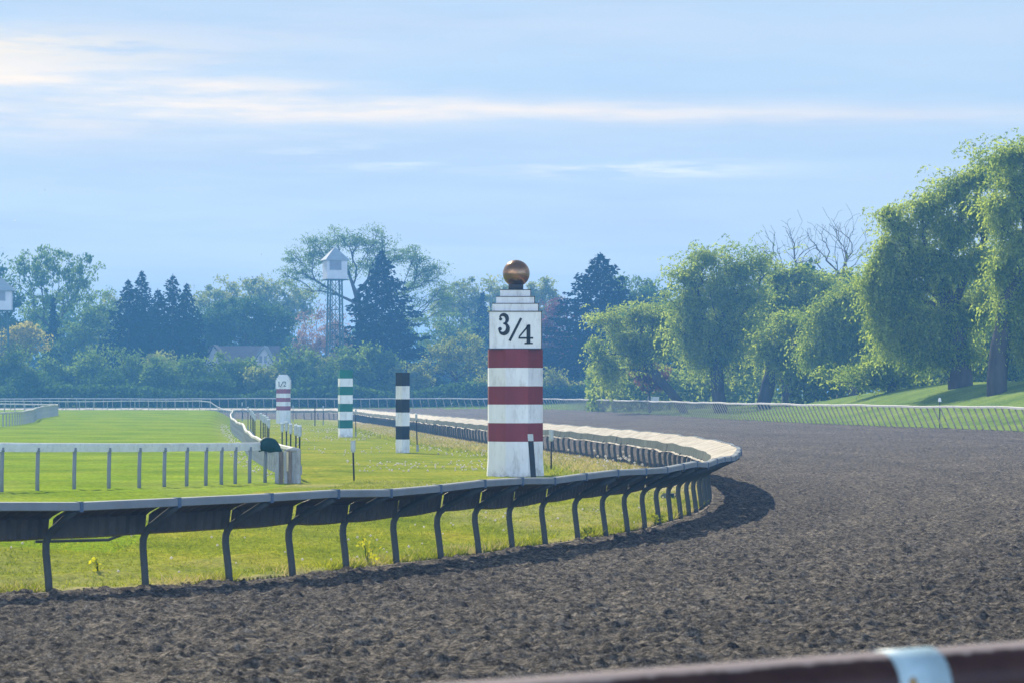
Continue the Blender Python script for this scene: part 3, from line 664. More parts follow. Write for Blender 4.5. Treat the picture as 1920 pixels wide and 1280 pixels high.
# ------------------------------------------------------------------ foliage
def quads_mesh(name, C, U, V, mat, parent, vals):
    """C centres, U and V half axes: rhombic leaf sprays"""
    n = len(C); P = np.empty((n, 4, 3)); P[:, 0] = C-U; P[:, 1] = C-V*0.9; P[:, 2] = C+U; P[:, 3] = C+V
    return mk(name, P.reshape(-1, 3), np.arange(n*4).reshape(-1, 4), mat, parent, attr={'v': np.repeat(vals, 4)})
def rdir(n):
    v = rng.normal(size=(n, 3)); return v/np.linalg.norm(v, axis=1)[:, None]
def perp(u):
    w = rdir(len(u)); v = np.cross(u, w); return v/np.maximum(np.linalg.norm(v, axis=1), 1e-6)[:, None]
def skeleton(base, targets, r0, fork=0.35, wiggle=0.5, lean=(0, 0), rmin=0.03, k=0.55, droop=0.0):
    """grow limbs from a trunk to every target; radius by the number of tips carried"""
    base = np.array(base, float); tg = np.array(targets); cen = tg.mean(0)
    zt = base[2]+(cen[2]-base[2])*fork*1.6
    nodes = []; par = []; cnt = []
    nt = 7; plen = []
    for i in range(nt):
        t = i/(nt-1); p = base+np.array([(cen[0]-base[0])*0.45*t**1.5+lean[0]*t, (cen[1]-base[1])*0.3*t+lean[1]*t, (zt-base[2])*t])
        if 0 < i: p[:2] += rng.normal(0, 0.06*wiggle, 2)*(zt-base[2])*0.15
        nodes.append(p); par.append(i-1); plen.append(0.5*i*np.linalg.norm(zt-base[2])/nt*0.5)
    order = np.argsort(np.linalg.norm(tg-nodes[-1], axis=1))
    for oi in order:
        T = tg[oi]; A = np.array(nodes)
        d = np.linalg.norm(A-T, axis=1); d[:3] += 50
        pen = np.maximum(0, A[:, 2]-T[2]+0.15*d)*1.1*(1-droop)
        j = int(np.argmin(d+pen+0.55*np.array(plen))); a = A[j]; ln = np.linalg.norm(T-a)
        m = max(2, min(6, int(ln/1.6)+1)); ctrl = (a+T)/2+np.array([0, 0, 0.10*ln])*(1 if T[2] > a[2] else 1.4)
        pj = j
        for q in range(1, m+1):
            t = q/m; p = (1-t)**2*a+2*t*(1-t)*ctrl+t*t*T
            if q < m: p = p+rng.normal(0, 0.06*wiggle*ln/m, 3)
            plen.append(plen[pj]+np.linalg.norm(p-nodes[pj])); nodes.append(p); par.append(pj); pj = len(nodes)-1
    n = len(nodes); cnt = np.zeros(n); has = np.zeros(n, bool)
    for i in range(n-1, -1, -1):
        if cnt[i] == 0: cnt[i] = 1
        if par[i] >= 0: cnt[par[i]] += cnt[i]
    rad = np.maximum(rmin, r0*(cnt/cnt.max())**k)
    return np.array(nodes), np.array(par), rad
def limbs_mesh(name, sk, mat, parent, sides=5):
    nodes, par, rad = sk; keep = par >= 0
    A = nodes[par[keep]]; B = nodes[keep]; ra = rad[par[keep]]; rb_ = rad[keep]; ra = np.minimum(ra, rb_*1.6)
    D = B-A; Ln = np.linalg.norm(D, axis=1)[:, None]; D = D/np.maximum(Ln, 1e-6); ref = np.where(np.abs(D[:, 2:3]) > 0.9, np.array([[1., 0, 0]]), np.array([[0, 0, 1.]]))
    U = np.cross(D, ref); U /= np.linalg.norm(U, axis=1)[:, None]; W = np.cross(D, U)
    n = len(A); P = np.empty((n, 2, sides, 3))
    for k in range(sides):
        g = 2*math.pi*k/sides; v = U*math.cos(g)+W*math.sin(g)
        P[:, 0, k] = A+v*ra[:, None]; P[:, 1, k] = B+v*rb_[:, None]+D*rb_[:, None]*0.3
    b0 = (np.arange(n)*2*sides)[:, None]; Fc = []
    for k in range(sides): Fc.append(np.concatenate([b0+k, b0+(k+1) % sides, b0+sides+(k+1) % sides, b0+sides+k], 1))
    return mk(name, P.reshape(-1, 3), np.concatenate(Fc), mat, parent, True)
def sample_ell(ells, n, Y, shell=0.5, depth=0.8, soft=False):
    """cluster centres inside a union of ellipses measured on the photo, with real depth"""
    ar = np.array([e[2]*e[3] for e in ells], float); k = rng.choice(len(ells), n, p=ar/ar.sum()); u = Y/F; out = []
    for i in k:
        e = ells[i]; d = rdir(1)[0]; r = rng.uniform(shell**3, 1)**(1/3) if not soft else abs(rng.normal(0.55, 0.38))
        out.append((PX(e[0], Y)+d[0]*r*e[2]*u, Y+d[1]*r*max(e[2], e[3]*0.6)*u*depth, PZ(e[1], Y)+d[2]*r*e[3]*u))
    return np.array(out)
def tree(name, label, Y, base, ells, ncl, nlf, leaf, mat, r0=0.25, crs=1.0, cat='tree', group=None, shell=0.35, fork=0.35, flat=0.7, wiggle=0.6, barkm=None, lean=(0, 0), up=0.0, rmin=0.03, trunk=True, depth=0.8):
    x0, yb = base; X = PX(x0, Y); z0 = hz(X, Y)
    leaf *= 0.72; nlf = int(nlf*1.6)
    root = empty(name, (X, Y, z0), label, cat, group)
    tg = sample_ell(ells, ncl, Y, shell, depth); tg += rng.normal(0, 0.28, tg.shape)*crs
    if trunk:
        sk = skeleton((X, Y, z0-0.2), tg, r0, fork, wiggle, lean, rmin)
        limbs_mesh('trunk', sk, barkm or bark, root)
    m = nlf; n = ncl*m; C = np.repeat(tg, m, 0)
    cr = np.repeat(crs*rng.choice([0.5, 0.75, 1.0, 1.4], ncl)*rng.uniform(0.85, 1.15, ncl), m)
    d = rdir(n); r = rng.uniform(0, 1, n)**0.45
    # lumpy sprays
    C = C+d*(r*cr)[:, None]*np.array([1, 1, flat])
    zc = max(z0+0.15, 0.0); C[:, 2] = np.maximum(C[:, 2], zc+rng.uniform(0, 0.4, n))
    U = rdir(n); U[:, 2] += up; U /= np.linalg.norm(U, axis=1)[:, None]; V = perp(U)
    s = leaf*rng.uniform(0.55, 1.4, n)[:, None]
    vals = np.clip(np.repeat(rng.uniform(0, 1, ncl), m)*0.55+rng.uniform(0, 0.45, n), 0, 1)
    quads_mesh('crown', C, U*s, V*s*0.55, mat, root, vals)
    return root
def conifer(name, label, x, top, bot, hw, Y, mat, dens=1.15, leaf=0.24, group='conifers behind the far turn', ragged=0.35):
    X = PX(x, Y); z0 = hz(X, Y); zt = PZ(top, Y); hgt = zt-z0; R = hw*Y/F*1.45
    root = empty(name, (X, Y, z0), label, 'tree', group)
    MB().tube([(X, Y, z0-0.2), (X, Y, z0+hgt*0.5), (X, Y, zt)], [0.28, 0.17, 0.03], 7).build('trunk', bark, root, True)
    Cs, Us, Vs = [], [], []; z = z0+0.6
    while z < zt-0.15:
        t = (z-z0)/hgt; L0 = R*(1-t)**0.8*(0.75 if t < 0.06 else 1)+0.12
        nb = int(7+6*(1-t)); ph = random.random()*6.3
        for k in range(nb):
            a = ph+2*math.pi*k/nb+random.uniform(-.2, .2); Lb = L0*random.uniform(1-ragged*1.6, 1+ragged*0.6)
            m = max(4, int(Lb*9*dens)); tt = rng.uniform(0.05, 1, m)**0.62
            side = rng.normal(0, 0.17, m)*Lb*(1.15-tt)*0.9; dz = -0.22*Lb*tt**1.0+0.14*Lb*tt**3+rng.normal(0, 0.10, m)-np.abs(rng.normal(0, .12, m))
            ca, sa = math.cos(a), math.sin(a)
            Cs.append(np.stack([X+ca*Lb*tt-sa*side, Y+sa*Lb*tt+ca*side, z+dz], 1))
            dirs = np.stack([np.full(m, ca), np.full(m, sa), np.full(m, -0.25)], 1)+rng.normal(0, .45, (m, 3)); dirs /= np.linalg.norm(dirs, axis=1)[:, None]
            Us.append(dirs); 
        z += 0.30+0.16*(1-t)
    C = np.concatenate(Cs); U = np.concatenate(Us); V = perp(U); n = len(C); s = leaf*rng.uniform(.6, 1.3, n)[:, None]
    C[:, 2] = np.maximum(C[:, 2], z0+0.1)
    quads_mesh('crown', C, U*s, V*s*0.45, mat, root, rng.uniform(0, 1, n))
def willow(name, label, Y, base, ells, ncl, R, slen, mat, r0=0.4, leaf=0.12, group='willows on the grass bank', lean=(0, 0), fork=0.4, low=2.0, depth=0.55, nst=24, wig=0.7):
    X = PX(base[0], Y); z0 = hz(X, Y); root = empty(name, (X, Y, z0), label, 'tree', group)
    tg = sample_ell(ells, ncl, Y, 0.25, depth, soft=True)
    limbs_mesh('trunk', skeleton((X, Y, z0-0.2), tg, r0, fork, wig, lean, 0.03, 0.55), bark, root, 7)
    # fountains of arching twigs: out from every limb end, then down
    n0 = ncl*nst; Rc = R*rng.choice([0.45, 0.7, 1.0, 1.3, 1.75], ncl, p=[.2, .25, .25, .18, .12])*rng.uniform(0.85, 1.15, ncl); vc = rng.uniform(0, 1, ncl); ph = rng.uniform(0, 2*math.pi, n0)
    zr = (tg[:, 2]-tg[:, 2].min())/max(np.ptp(tg[:, 2]), 1); dc = slen*(1.3-0.8*zr)*rng.uniform(0.6, 1.3, ncl)
    c0 = np.repeat(tg, nst, 0)+rng.normal(0, 0.22, (n0, 3))*np.repeat(Rc, nst)[:, None]; Rr = np.repeat(Rc, nst)*rng.uniform(0.2, 1.1, n0)*np.where(rng.uniform(0, 1, n0) < 0.1, 1.5, 1.0); dr = np.repeat(dc, nst)*rng.uniform(0.3, 1.15, n0)
    room = c0[:, 2]+0.3*Rr-z0-low*rng.uniform(0.5, 1.4, n0); dr = np.minimum(dr, np.maximum(room, 0.25))
    ln = np.hypot(Rr, dr)*1.1; q = np.maximum(3, (ln/(leaf*1.25)).astype(int)); tot = int(q.sum())
    st = np.repeat(np.arange(n0), q); k = np.arange(tot)-np.repeat(np.cumsum(q)-q, q); t = (k+rng.uniform(0.1, 0.9, tot))/q[st]
    lift_ = np.repeat(rng.uniform(0.1, 0.7, ncl), nst)+rng.normal(0, 0.12, n0)
    def pos(t):
        h = Rr[st]*(1-(1-t)**1.7); z = lift_[st]*Rr[st]*np.sin(np.minimum(t*1.9, 3.0))-dr[st]*t**1.7
        return c0[st]+np.stack([np.cos(ph[st])*h, np.sin(ph[st])*h, z], 1)
    C = pos(t); T = pos(np.minimum(t+0.05, 1.0))-pos(np.maximum(t-0.05, 0)); T /= np.maximum(np.linalg.norm(T, axis=1), 1e-6)[:, None]
    C = C+rng.normal(0, 0.07, (tot, 3)); U = T+rng.normal(0, 0.42, (tot, 3)); U /= np.linalg.norm(U, axis=1)[:, None]
    s_ = leaf*rng.uniform(.55, 1.35, tot)[:, None]
    quads_mesh('crown', C, U*s_, perp(U)*s_*0.48, mat, root, np.clip(np.repeat(vc, nst)[st]*0.6+rng.uniform(0, .4, tot), 0, 1))
def bare(name, label, Y, x0, tips, r0, mat, group=None, fork=0.6, twigs=6, z0=None):
    X = PX(x0, Y); z0 = hz(X, Y); root = empty(name, (X, Y, z0), label, 'tree', group)
    tg = np.array([(PX(a, Y), Y+rng.normal(0, 1.5), PZ(b, Y)) for a, b in tips])
    sub = []
    for p in tg:
        for _ in range(twigs): sub.append(p+rng.normal(0, 1, 3)*np.array([0.8, .8, 0.65])+np.array([0, 0, .2]))
    sk = skeleton((X, Y, z0-0.2), np.array(sub), r0, fork, 0.9, (0, 0), 0.012, 0.62)
    limbs_mesh('trunk', sk, mat, root, 5); return root

LM = {
 'dark': leafmat('leaf_dark', (0.022, 0.058, 0.018), (0.085, 0.16, 0.04), 0.5),
 'mid': leafmat('leaf_mid', (0.055, 0.115, 0.025), (0.20, 0.29, 0.06), 0.58),
 'pale': leafmat('leaf_pale', (0.14, 0.19, 0.05), (0.32, 0.35, 0.10), 0.6),
 'yellow': leafmat('leaf_yellow', (0.24, 0.23, 0.06), (0.45, 0.40, 0.11), 0.6),
 'conif': leafmat('needle_dark', (0.006, 0.016, 0.014), (0.018, 0.036, 0.024), 0.1),
 'willow': leafmat('leaf_willow', (0.10, 0.18, 0.035), (0.44, 0.52, 0.13), 0.68),
 'willow2': leafmat('leaf_willow_dull', (0.08, 0.15, 0.04), (0.32, 0.40, 0.12), 0.66),
 'red': leafmat('leaf_red', (0.13, 0.06, 0.06), (0.26, 0.14, 0.11), 0.5, (1.2, 0.9, 0.8)),
 'pink': leafmat('leaf_pinkish', (0.26, 0.18, 0.16), (0.42, 0.32, 0.26), 0.5, (1.1, 1, 0.9)),
}
D, M_, P_, Yl, Cn = LM['dark'], LM['mid'], LM['pale'], LM['yellow'], LM['conif']
gb = 'trees behind the far turn'; gh = 'rounded shrubs along the far turn'
# back layer, left to right
tree('broad_tree', 'dense blue green tree rising behind the tower at the left edge', 385, (5, 745), [(0, 560, 45, 70), (40, 600, 45, 60), (-40, 580, 50, 70)], 120, 50, 0.30, D, 0.4, 1.7, group=gb)
tree('feathery_tree', 'tall loose feathery tree with sky showing through its top at the far left', 372, (115, 745), [(70, 495, 48, 38), (105, 530, 60, 60), (152, 510, 36, 42), (190, 575, 26, 50), (120, 600, 85, 60), (35, 520, 22, 30)], 230, 26, 0.27, LM['mid'], 0.35, 1.05, group=gb, fork=0.3, up=1.1, wiggle=1.0, shell=0.2)
conifer('small_conifer', 'small dark conifer in front of the loose feathery tree', 100, 553, 650, 20, 362, Cn)
tree('golden_shrub', 'golden topped shrub beside the left tower legs', 352, (60, 745), [(55, 632, 45, 25), (30, 640, 30, 28)], 60, 60, 0.24, Yl, 0.2, 1.2, cat='shrub', group=gb)
tree('olive_tree', 'low olive tree between the golden shrub and the first tall conifer', 356, (125, 745), [(118, 660, 30, 40), (150, 640, 35, 40), (180, 610, 30, 55)], 80, 45, 0.26, M_, 0.2, 1.3, group=gb)
tree('pale_tree', 'pale yellowish tree filling the gap left of the dark conifers', 405, (205, 745), [(205, 600, 28, 55), (190, 640, 25, 40)], 60, 45, 0.28, P_, 0.25, 1.3, group=gb)
conifer('dark_conifer', 'leftmost dark conifer of the group, with a broad base', 241, 524, 680, 60, 352, Cn)
conifer('dark_conifer', 'highest and narrowest dark conifer tip of the left group', 266, 507, 690, 55, 362, Cn)
conifer('dark_conifer', 'broad dark conifer at the right of the left group with a crooked tip', 324, 513, 700, 62, 350, Cn, ragged=0.45)
conifer('dark_conifer', 'short dark conifer leaning against the right side of the left conifer group', 350, 530, 700, 50, 357, Cn)
conifer('dark_conifer', 'small dark conifer filling the gap in the middle of the left conifer group', 296, 540, 700, 50, 366, Cn)
tree('pale_treetops', 'pale feathery treetops showing above the dark dome shaped tree', 440, (450, 745), [(400, 560, 45, 32), (460, 555, 55, 32), (520, 560, 50, 36), (560, 575, 30, 40)], 130, 45, 0.34, P_, 0.3, 1.6, group=gb, up=0.8)
tree('dome_tree', 'dark dome shaped tree spreading wide above the house roof', 372, (460, 745), [(458, 608, 84, 52), (400, 625, 40, 40), (515, 630, 36, 40)], 190, 60, 0.28, D, 0.45, 1.5, group=gb, shell=0.5)
tree('twiggy_tree', 'pinkish twiggy tree between the dark dome tree and the middle tower', 365, (600, 745), [(600, 620, 42, 45), (585, 650, 35, 40), (630, 640, 30, 45)], 110, 30, 0.20, LM['pink'], 0.2, 1.2, group=gb, up=1.8, rmin=0.02)
tree('spreading_tree', 'tall wide spreading tree with open limbs behind the middle tower', 368, (664, 745), [(574, 486, 36, 22), (560, 520, 26, 18), (600, 458, 30, 18), (645, 452, 36, 22), (695, 455, 36, 24), (690, 500, 22, 20), (590, 540, 26, 14), (755, 480, 38, 22), (800, 505, 36, 22), (825, 530, 26, 22), (770, 540, 24, 20), (820, 570, 30, 20), (640, 500, 24, 20), (760, 600, 40, 20)], 340, 46, 0.16, LM['mid'], 0.50, 1.5, group=gb, fork=0.40, wiggle=0.8, shell=0.15, rmin=0.035, flat=0.5)
conifer('blue_spruce', 'massive dark blue spruce right of the middle tower', 716, 470, 720, 88, 346, Cn, 1.2, 0.28, ragged=0.42)
tree('pale_tree', 'pale fine leaved tree behind and right of the massive blue spruce', 425, (870, 745), [(865, 560, 45, 35), (905, 555, 45, 30), (840, 590, 35, 40), (935, 575, 30, 40), (880, 620, 50, 50)], 150, 42, 0.30, P_, 0.3, 1.4, group=gb, up=0.6)
conifer('dark_conifer', 'slim hazy conifer just left of the 3/4 sign', 905, 545, 720, 28, 395, Cn, 0.8)
tree('broad_tree', 'hazy mid green tree low behind the small forked tree', 395, (880, 745), [(830, 640, 50, 50), (900, 660, 50, 60), (950, 650, 45, 60)], 110, 45, 0.32, M_, 0.3, 1.8, group=gb)
tree('upright_tree', 'light green upright tree just right of the gilded ball', 410, (1010, 745), [(1008, 545, 22, 32), (1000, 590, 35, 40), (1030, 570, 20, 30)], 80, 45, 0.28, P_, 0.3, 1.2, group=gb)
tree('reddish_tree', 'dusky reddish tree between the 3/4 pole and the big right spruce', 360, (1045, 745), [(1045, 610, 32, 50), (1030, 660, 40, 60), (1065, 690, 35, 50)], 120, 50, 0.25, LM['red'], 0.25, 1.3, group=gb)
conifer('blue_spruce', 'massive dark blue spruce between the 3/4 pole and the willows', 1126, 474, 740, 135, 335, Cn, 1.2, 0.28, ragged=0.45)
tree('broad_tree', 'rounded dark green treetop on the right shoulder of the right spruce', 350, (1190, 745), [(1190, 545, 36, 32), (1215, 580, 38, 45), (1170, 600, 40, 60)], 130, 45, 0.27, M_, 0.3, 1.3, group=gb)
tree('broad_tree', 'hazy tree filling the gap behind the leftmost willow', 340, (1240, 745), [(1245, 620, 55, 60), (1180, 680, 60, 55), (1280, 600, 50, 60)], 120, 45, 0.3, D, 0.3, 1.7, group=gb)
# hedge layer at the rim of the far turn
def shrub(label, x, top, hw, Y=327, mat=None, n=70, name='round_shrub', nl=60, leaf=0.26):
    cy_ = (top+745)/2; ry = (745-top)/2
    tree(name, label, Y, (x, 745), [(x, cy_+4, hw*0.78, ry*0.88), (x-hw*0.3, cy_+ry*0.4, hw*0.6, ry*0.6), (x+hw*0.35, cy_+ry*0.35, hw*0.6, ry*0.65)], n, nl, leaf, mat or M_, 0.18, 1.25, cat='shrub', group=gh, shell=0.45, depth=0.8)
shrub('big rounded shrub at the far left edge below the left tower', 22, 638, 58)
shrub('low rounded shrub right of the big one at the left edge', 98, 666, 42)
shrub('flat topped shrub below the low olive tree', 165, 650, 52, n=80)
shrub('rounded shrub under the leftmost dark conifer', 228, 652, 48)
shrub('pale leaved shrub peeping over the hedge below the conifers', 297, 645, 36, 336, P_)
shrub('low shrub in the hedge dip below the pale leaved one', 300, 672, 45, 323)
shrub('narrow shrub just left of the left house gable', 358, 664, 38)
shrub('rounded shrub in front of the house between its two gables', 430, 655, 50, n=85)
shrub('small leafy shrub before the roof between the two house gables', 466, 668, 26, 330, M_, 55)
shrub('yellowish loose shrub under the house window', 498, 680, 30, 324, P_, 60)
shrub('rounded shrub directly behind the 1/2 pole', 552, 646, 55, n=95)
shrub('light leaved shrub at the foot of the middle tower', 618, 652, 34, 333, P_, 60)
shrub('largest domed shrub of the row behind the green pole', 682, 635, 88, 326, n=170)
shrub('loose shrub tapering off right of the largest domed shrub', 770, 672, 36, 324, P_, 60)
shrub('low dark shrub behind the black and white pole', 790, 700, 40, 332, D, 60)
for k, (x, w_, lb) in enumerate(((60, 50, 'dark low hedge clump nearest the left edge'), (200, 50, 'dark low hedge clump below the flat topped shrub'), (390, 45, 'dark low hedge clump below the left gable'), (610, 60, 'dark low hedge clump between the 1/2 and green poles'))):
    shrub(lb, x, 700, w_, 320, D, 60)
# small forked tree and undergrowth
tree('forked_tree', 'small pale forked tree standing alone behind the outer rail left of the 3/4 pole', 328, (855, 745), [(825, 660, 28, 26), (870, 648, 38, 26), (850, 680, 45, 26), (895, 675, 22, 28), (815, 690, 18, 18)], 110, 40, 0.19, P_, 0.22, 0.8, group=gb, fork=0.3, shell=0.2, wiggle=1.0)
for k, (x, t, hw, lb) in enumerate(((925, 690, 34, 'pale bush partly hidden by the left side of the 3/4 pole'), (1040, 690, 26, 'sprawling pale weeds just right of the 3/4 pole'), (1090, 715, 34, 'low pale bush at the foot of the right spruce'))):
    shrub(lb, x, t, hw, 319, P_, 55, 'pale_bush', 40, 0.2)
for k, (x, hw, lb) in enumerate(((870, 50, 'dark undergrowth below the small forked tree'), (970, 70, 'dark undergrowth behind the 3/4 pole'), (1090, 60, 'dark undergrowth below the right spruce'))):
    shrub(lb, x, 705, hw, 330, D, 60, 'low_bush')
# willows on the bank
W = LM['willow']
willow('weeping_willow', 'leftmost willow with a bright leafy left edge and leaning trunk', 238, (1285, 745), [(1150, 603, 35, 22), (1200, 590, 40, 22), (1245, 600, 35, 22), (1122, 645, 22, 16), (1175, 640, 40, 22), (1225, 650, 40, 22), (1140, 690, 18, 30), (1190, 668, 22, 16), (1270, 630, 30, 25)], 158, 1.19, 1.5, W, 0.38, 0.12, lean=(-1.6, 0), low=1.0)
tree('reddish_tree', 'small dusky red leaved tree under the leftmost willow', 244, (1218, 745), [(1215, 700, 30, 22), (1200, 690, 16, 16), (1235, 712, 16, 18)], 60, 40, 0.16, LM['red'], 0.12, 0.6, group=gb)
willow('weeping_willow', 'tall open willow with dark crossing limbs, second from the left', 226, (1352, 745), [(1330, 487, 42, 18), (1290, 520, 28, 20), (1375, 505, 40, 24), (1420, 498, 32, 22), (1305, 560, 42, 25), (1370, 560, 45, 25), (1340, 610, 50, 25), (1295, 625, 30, 22), (1400, 615, 35, 26), (1350, 655, 45, 22), (1310, 665, 25, 20), (1350, 530, 45, 22), (1415, 560, 30, 26), (1290, 590, 24, 30)], 264, 1.23, 1.5, W, 0.55, 0.115, lean=(-0.6, 0), fork=0.42, low=1.7)
willow('weeping_willow', 'dull green willow below the dead branches on a thick forked trunk', 230, (1432, 745), [(1450, 518, 35, 20), (1500, 522, 35, 22), (1470, 570, 40, 25), (1525, 565, 36, 25), (1440, 605, 32, 25), (1490, 620, 45, 25), (1455, 655, 36, 22), (1510, 665, 40, 26), (1552, 535, 30, 20)], 245, 1.23, 1.6, W, 0.6, 0.12, fork=0.36, low=1.5)
willow('weeping_willow', 'low bright willow filling in front of the thick forked trunk', 216, (1478, 745), [(1445, 640, 34, 22), (1495, 610, 38, 22), (1535, 645, 34, 22), (1480, 668, 40, 20), (1525, 690, 30, 16)], 110, 1.1, 1.7, W, 0.34, 0.11, low=1.6)
bare('dead_tree', 'leafless dead tree, the taller right one, fanning bare dark twigs against the sky', 236, 1572, [(1530, 445), (1545, 425), (1560, 432), (1575, 418), (1590, 430), (1602, 445), (1612, 465), (1548, 462), (1588, 458), (1520, 470), (1535, 485), (1600, 485), (1560, 490)], 0.20, deadbark, gb, 0.42, 14)
bare('dead_tree', 'leafless dead tree, the lower left one, with thin twigs above the hazy olive willow', 240, 1495, [(1455, 432), (1470, 455), (1482, 440), (1500, 450), (1512, 462), (1465, 478), (1530, 480), (1492, 478), (1440, 470), (1420, 478)], 0.17, deadbark, gb, 0.42, 14)
willow('weeping_willow', 'low willow with curtains of twigs, just left of the tallest tree', 206, (1600, 745), [(1582, 560, 34, 20), (1622, 540, 38, 22), (1655, 515, 32, 22), (1600, 590, 45, 22), (1552, 622, 36, 20), (1640, 590, 38, 22), (1530, 655, 26, 20), (1590, 640, 40, 20), (1645, 645, 35, 25), (1545, 590, 34, 22), (1560, 660, 40, 22), (1600, 675, 40, 20), (1655, 560, 30, 30)], 291, 1.14, 1.9, W, 0.42, 0.11, low=1.5)
willow('weeping_willow', 'bushy low willow in front of the tallest tree, touching the bank', 186, (1672, 740), [(1680, 640, 40, 28), (1650, 688, 38, 22), (1605, 712, 26, 12), (1692, 700, 34, 24), (1712, 605, 32, 28), (1640, 718, 26, 10)], 166, 1.05, 1.7, W, 0.35, 0.105, low=0.9)
willow('weeping_willow', 'tallest willow towering at the right edge with a stepped leafy crown', 172, (1800, 730), [(1676, 402, 26, 13), (1700, 432, 36, 22), (1662, 465, 28, 20), (1742, 385, 36, 20), (1792, 360, 38, 20), (1832, 338, 36, 20), (1870, 312, 34, 18), (1722, 480, 42, 24), (1785, 430, 44, 28), (1845, 405, 42, 28), (1655, 505, 34, 18), (1700, 545, 44, 24), (1770, 510, 44, 28), (1835, 490, 40, 28), (1742, 600, 42, 26), (1795, 585, 40, 28), (1762, 655, 38, 24), (1810, 665, 38, 18), (1855, 565, 34, 30), (1660, 575, 36, 26), (1690, 620, 40, 26), (1715, 665, 36, 22), (1640, 540, 28, 16)], 580, 1.09, 1.5, W, 0.8, 0.10, fork=0.42, low=1.3, depth=0.5)
willow('weeping_willow', 'leafy willow cut off by the right edge with trailing low curtains', 160, (1868, 720), [(1895, 296, 30, 12), (1935, 288, 40, 16), (1912, 345, 40, 24), (1885, 395, 32, 24), (1950, 380, 40, 40), (1920, 455, 40, 30), (1888, 500, 28, 30), (1950, 520, 40, 50), (1905, 575, 34, 25), (1940, 630, 40, 25)], 278, 1.09, 1.7, W, 0.6, 0.10, low=1.3, depth=0.5)
# trunks of a back row seen between curtains
for k, (x, Y, lb) in enumerate(((1345, 250, 'shaded back row tree between the two left willows'), (1475, 252, 'shaded back row tree behind the hazy olive willow'), (1565, 245, 'shaded back row tree behind the low curtained willow'), (1660, 225, 'shaded back row tree left of the tallest willow'), (1790, 205, 'shaded back row tree behind the tallest willow'), (1900, 200, 'shaded back row tree behind the right edge willow'))):
    tree('shaded_tree', lb, Y, (x, 745), [(x, 595+(k == 0)*30, 65, 50), (x-25, 670, 50, 45), (x+35, 660, 50, 50)], 120, 50, 0.22, LM['willow2'], 0.45, 1.5, group='back row trees on the bank', fork=0.6)

def wood(name, segs, n, leaf, mat, z=(0.2, 9), dY=14):
    Cs = []
    for (x0, x1, Y) in segs:
        m = int(n*(x1-x0)/400); x = rng.uniform(x0, x1, m); yy = Y+rng.uniform(0, dY, m); X = (x-CX)*Y/F
        top = z[1]*(0.45+0.8*vnoise(X*0.16, X*0+3, 21)+0.15*vnoise(X*0.7, X*0, 22)); zz = height(X, yy)+z[0]+(top-z[0])*rng.uniform(0, 1, m)**0.8
        Cs.append(np.stack([X, yy, zz], 1))
    C = np.concatenate(Cs); n_ = len(C); U = rdir(n_); V = perp(U); s_ = leaf*rng.uniform(.6, 1.4, n_)[:, None]
    o = quads_mesh(name, C, U*s_, V*s_*0.7, mat, None, rng.uniform(0, 1, n_)); o['kind'] = 'stuff'
wood('distant_wood', [(-200, 1150, 455), (1150, 2150, 290)], 7000, 0.45, D, (0.1, 12), 12)
wood('undergrowth', [(1100, 1480, 262), (1480, 2100, 214)], 8000, 0.2, LM['willow2'], (0.0, 5.0), 5)
wood('undergrowth', [(-220, 1110, 315.5)], 7000, 0.2, D, (0.0, 2.3), 4)
